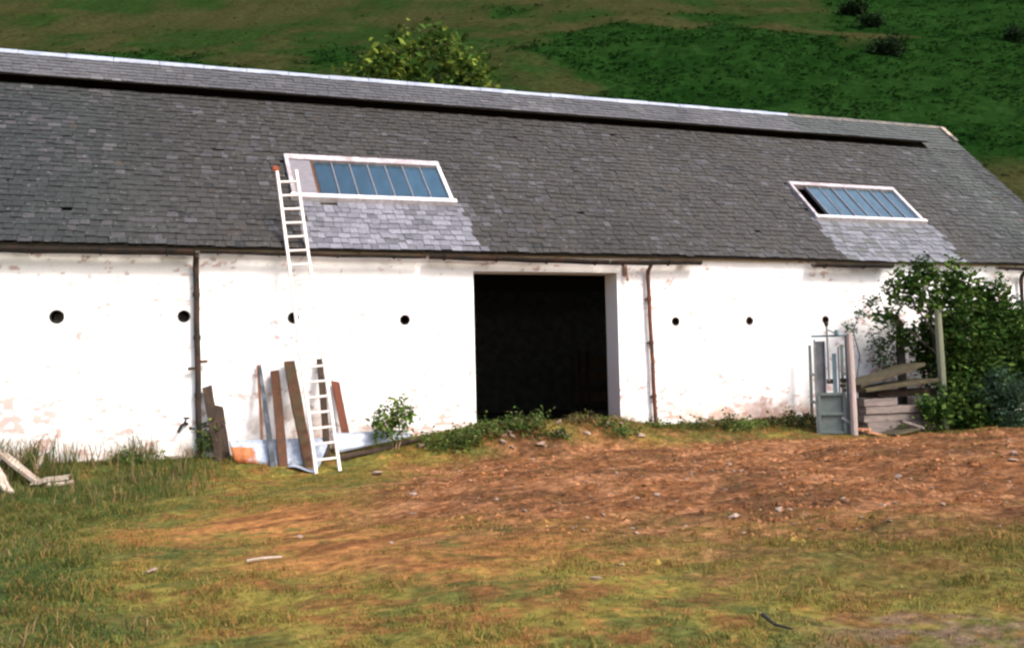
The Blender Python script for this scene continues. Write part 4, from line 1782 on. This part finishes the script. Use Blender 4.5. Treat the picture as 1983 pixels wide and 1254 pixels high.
# tree behind the barn
TY = 13.5
bl = [PB(px, py, TY+RNG.uniform(-.8, .8), r, r*.8) for px, py, r in [(668, 138, .25), (690, 125, .3), (715, 135, .4), (738, 108, .35), (765, 118, .45), (778, 82, .28), (800, 100, .45), (826, 92, .4), (850, 72, .28), (862, 100, .42), (890, 105, .35),
      (905, 128, .45), (925, 122, .25), (940, 150, .35), (952, 168, .25), (800, 140, .7), (860, 140, .7), (750, 145, .6), (700, 158, .5), (910, 165, .6), (785, 68, .14), (852, 58, .14), (935, 118, .12), (838, 66, .16), (868, 76, .2), (775, 66, .1), (650, 128, .1), (905, 98, .14), (725, 92, .12)]]+[PB(820, 230, TY, 1.8, 1.6), PB(900, 230, TY, 1.4, 1.2), PB(740, 220, TY, 1.4, 1.2)]
tf = np.array([atY(815, 200, TY)[0], TY, -.45])
stm = [(stemline(tf, atY(810, 180, TY), .2), [.22, .2, .18, .15, .12, .08])]+[(stemline(tf+np.array([0, 0, 6.0]), atY(px, py, TY), .3), [.12, .09, .07, .05, .035, .02]) for px, py in [(740, 110), (800, 90), (860, 80), (910, 130)]]
plant('tree', bl, 3800, .29, (.040, .078, .013), (.125, .165, .026), 'yellow-green tree showing its crown above the barn ridge', 'tree', stm, palt=.4, O=tuple(tf), spread=.22, crown='crown', stemname='trunk', shell=.3)


# dark bushes on the hill
def hbush(px, py, rx, rz, label, n=1500):
    d = ray(px, py)
    ts = np.linspace(50, 260, 5000)
    P = CAM[None]+ts[:, None]*d[None]
    k = int(np.argmax(P[:, 2] < hh(*ut(P[:, 0], P[:, 1]))))
    P = P[k]
    bl = [(P[0]+random.uniform(-.6, .6)*rx, P[1]+random.uniform(-.4, .4)*rx, P[2]+rz*random.uniform(.2, .8), rx*.5, rx*.5, rz*.5) for _ in range(6)]
    mb_st = [([np.array([P[0], P[1], P[2]-.3]), np.array([P[0]+.2, P[1], P[2]+rz])], [.12, .05])]
    plant('hill_bush', bl, n, .42, (.010, .022, .008), (.018, .034, .011), label, 'bush', mb_st, group='dark bushes on the hill', O=tuple(P), spread=.35, crown='crown', stemname='trunk')


hbush(1655, 30, 2.6, 1.8, 'dark bush at the top of the hill, highest of the hill bushes', 2200)
hbush(1690, 50, 1.6, 1.2, 'small dark bush between the two larger hill bushes', 1000)
hbush(1725, 108, 2.2, 2.0, 'roundest dark bush on the hill above the far gable', 1800)
hbush(1960, 80, 1.2, 1.2, 'dark bush on the hill at the right edge', 900)


# ------------------------------------------------------------------ grass
def blades(P, h, w, lean, colr, rng=RNG):
    """bent blades: a quad and a tip triangle each"""
    n = len(P)
    a = rng.uniform(0, 2*math.pi, n)
    side = np.stack([np.cos(a), np.sin(a), np.zeros(n)], -1)
    b = rng.uniform(0, 2*math.pi, n)
    ld = np.stack([np.cos(b), np.sin(b), np.zeros(n)], -1)*(lean*h)[:, None]
    up = np.zeros((n, 3))
    up[:, 2] = h
    m_ = P+up*.55+ld*.35
    t = P+up*(.97-.25*lean)[:, None]+ld
    V = np.stack([P-side*w[:, None], P+side*w[:, None], m_+side*w[:, None]*.8, m_-side*w[:, None]*.8, t], 1).reshape(-1, 3)
    k = np.arange(n)*5
    idx = np.stack([k, k+1, k+2, k+3, k+3, k+2, k+4], 1).reshape(-1)
    cn = np.tile([4, 3], n)
    return V, cn, idx, np.repeat(colr, 5, 0)


def scatter(n, x0, x1, y0, y1):
    x = RNG.uniform(x0, x1, n)
    y = RNG.uniform(y0, y1, n)
    return x, y


# visible wedge of the yard only
x, y = scatter(620000, -3.5, 19, -14.6, -.08)
dep = (x-CX)*_f[0]+(y-CY)*_f[1]
lat = (x-CX)*_r0[0]+(y-CY)*_r0[1]
ok = (np.abs(lat) < dep*.56+.3) & (dep > 3.5)
x, y, dep = x[ok], y[ok], dep[ok]
d, w_, g, b_, r_ = ground_masks(x, y)
n1 = fbm(x*1.3, y*1.3, 51, 5, .6)
n2 = fbm(x*3.1, y*3.1, 201, 4, .6)
n4 = fbm(x*.8+3, y*1.1, 231, 3)
dens = (1-d)*(1-.68*w_)*(1-.75*b_)*(.12+1.0*sstep(.36, .58, n2))*(.25+.75*np.maximum(sstep(.36, .56, n4), g))
dens = np.maximum(dens, .10*sstep(.46, .60, n2))
wallstrip = sstep(-1.6, -.7, y)
dens = np.where((x > 6.4) & (x < 18), np.maximum(dens, wallstrip*.7*(n2 > .38)), dens)
ok = RNG.random(len(x)) < dens
x, y, g, w_, r_, n2, d = x[ok], y[ok], g[ok], w_[ok], r_[ok], n2[ok], d[ok]
n = len(x)
z = hz(x, y)
h = (.014+.026*RNG.random(n))*(1+.9*g+.3*r_)*(1+1.3*sstep(.58, .75, n2))*(1-.3*w_)
h = h*(1+2.0*sstep(-1.5, -.5, y)*RNG.random(n))
cc = ground_color(x, y)
yg = np.array([.190, .165, .042])
gr = np.array([.098, .125, .030])
dg = np.array([.042, .072, .020])
st_ = np.where(RNG.random((len(x), 1)) < .4, np.array([.24, .105, .042]), np.array([.34, .19, .075]))
rr = RNG.random((n, 1))
bc = np.where(rr < .45, yg, np.where(rr < .78, gr, st_))
bc = np.where((RNG.random((n, 1)) < g[:, None]*.55), dg, bc)
bc = .35*cc+.72*bc*(.75+.5*RNG.random((n, 1)))
V, cn, ix, cl = blades(np.stack([x, y, z-.004], -1), h, .0028+.003*RNG.random(n), .3+.9*RNG.random(n), bc)
go = fastmesh('grass', V, cn, ix, cl, M_grass)
tag(go, 'short yellow-green grass growing over the yard', 'grass', kind='stuff')

# long seeding grass along the left wall and down the left side
n = 17000
x, y = scatter(n, -3.2, 2.5, -3.6, -.06)
dn = np.where(y > -1.3, .85, .16)*sstep(.36, .6, fbm(x*1.6, y*1.6, 211, 3))*sstep(2.6, 1.5, x)
ok = RNG.random(n) < dn
x, y = x[ok], y[ok]
x2, y2 = scatter(9000, -3.0, 1.6, -12.5, -3.4)
dn = zone(P_DARKG, x2, y2)*sstep(.42, .66, fbm(x2*1.4, y2*1.4, 217, 3))*.8
ok = RNG.random(len(x2)) < dn
x2, y2 = x2[ok], y2[ok]
h1 = (.25+.52*RNG.random(len(x))**1.4)*np.where(y > -1.2, 1.0, .5)
h2 = .05+.09*RNG.random(len(x2))
x = np.concatenate([x, x2])
y = np.concatenate([y, y2])
h = np.concatenate([h1, h2])
n = len(x)
rr = RNG.random((n, 1))
bc = np.where(rr < .5, np.array([.062, .088, .025]), np.where(rr < .74, np.array([.044, .072, .020]), np.array([.22, .155, .080])))*(.75+.5*RNG.random((n, 1)))
V, cn, ix, cl = blades(np.stack([x, y, hz(x, y)-.01], -1), h, .004+.004*RNG.random(n), .15+.55*RNG.random(n), bc)
go = fastmesh('long_grass', V, cn, ix, cl, M_grass)
tag(go, 'long seeding grass along the foot of the left wall', 'grass', kind='stuff')

# loose clods on the bare earth: too many to count
n = 9000
x, y = scatter(n*3, 4, 20, -11, -1.2)
ok = (RNG.random(len(x)) < dirtmask(x, y)*sstep(.35, .65, fbm(x*1.1, y*1.1, 221, 3)))
x, y = x[ok][:n], y[ok][:n]
n = len(x)
rad = .008+.045*RNG.random(n)**3.2
base = np.array([(1, 0, 0), (-1, 0, 0), (0, 1, 0), (0, -1, 0), (0, 0, .8), (0, 0, -.5)], float)
Vc = base[None]*(rad[:, None, None]*(.6+.7*RNG.random((n, 6, 1))))
an = RNG.uniform(0, 6.28, n)
ca, sa = np.cos(an)[:, None], np.sin(an)[:, None]
Vx = Vc[:, :, 0]*ca-Vc[:, :, 1]*sa
Vy = Vc[:, :, 0]*sa+Vc[:, :, 1]*ca
Vc = np.stack([Vx+x[:, None], Vy+y[:, None], Vc[:, :, 2]+hz(x, y)[:, None]], -1).reshape(-1, 3)
tri = np.array([(0, 2, 4), (2, 1, 4), (1, 3, 4), (3, 0, 4), (2, 0, 5), (1, 2, 5), (3, 1, 5), (0, 3, 5)])
ix = (np.arange(n)[:, None, None]*6+tri[None]).reshape(-1)
cc = ground_color(x, y)*(.8+.9*RNG.random((n, 1)))
co = fastmesh('clods', Vc, np.full(8*n, 3), ix, np.repeat(cc, 6, 0), M_ground)
tag(co, 'loose crumbs of brown earth over the bare ground', 'earth', kind='stuff')
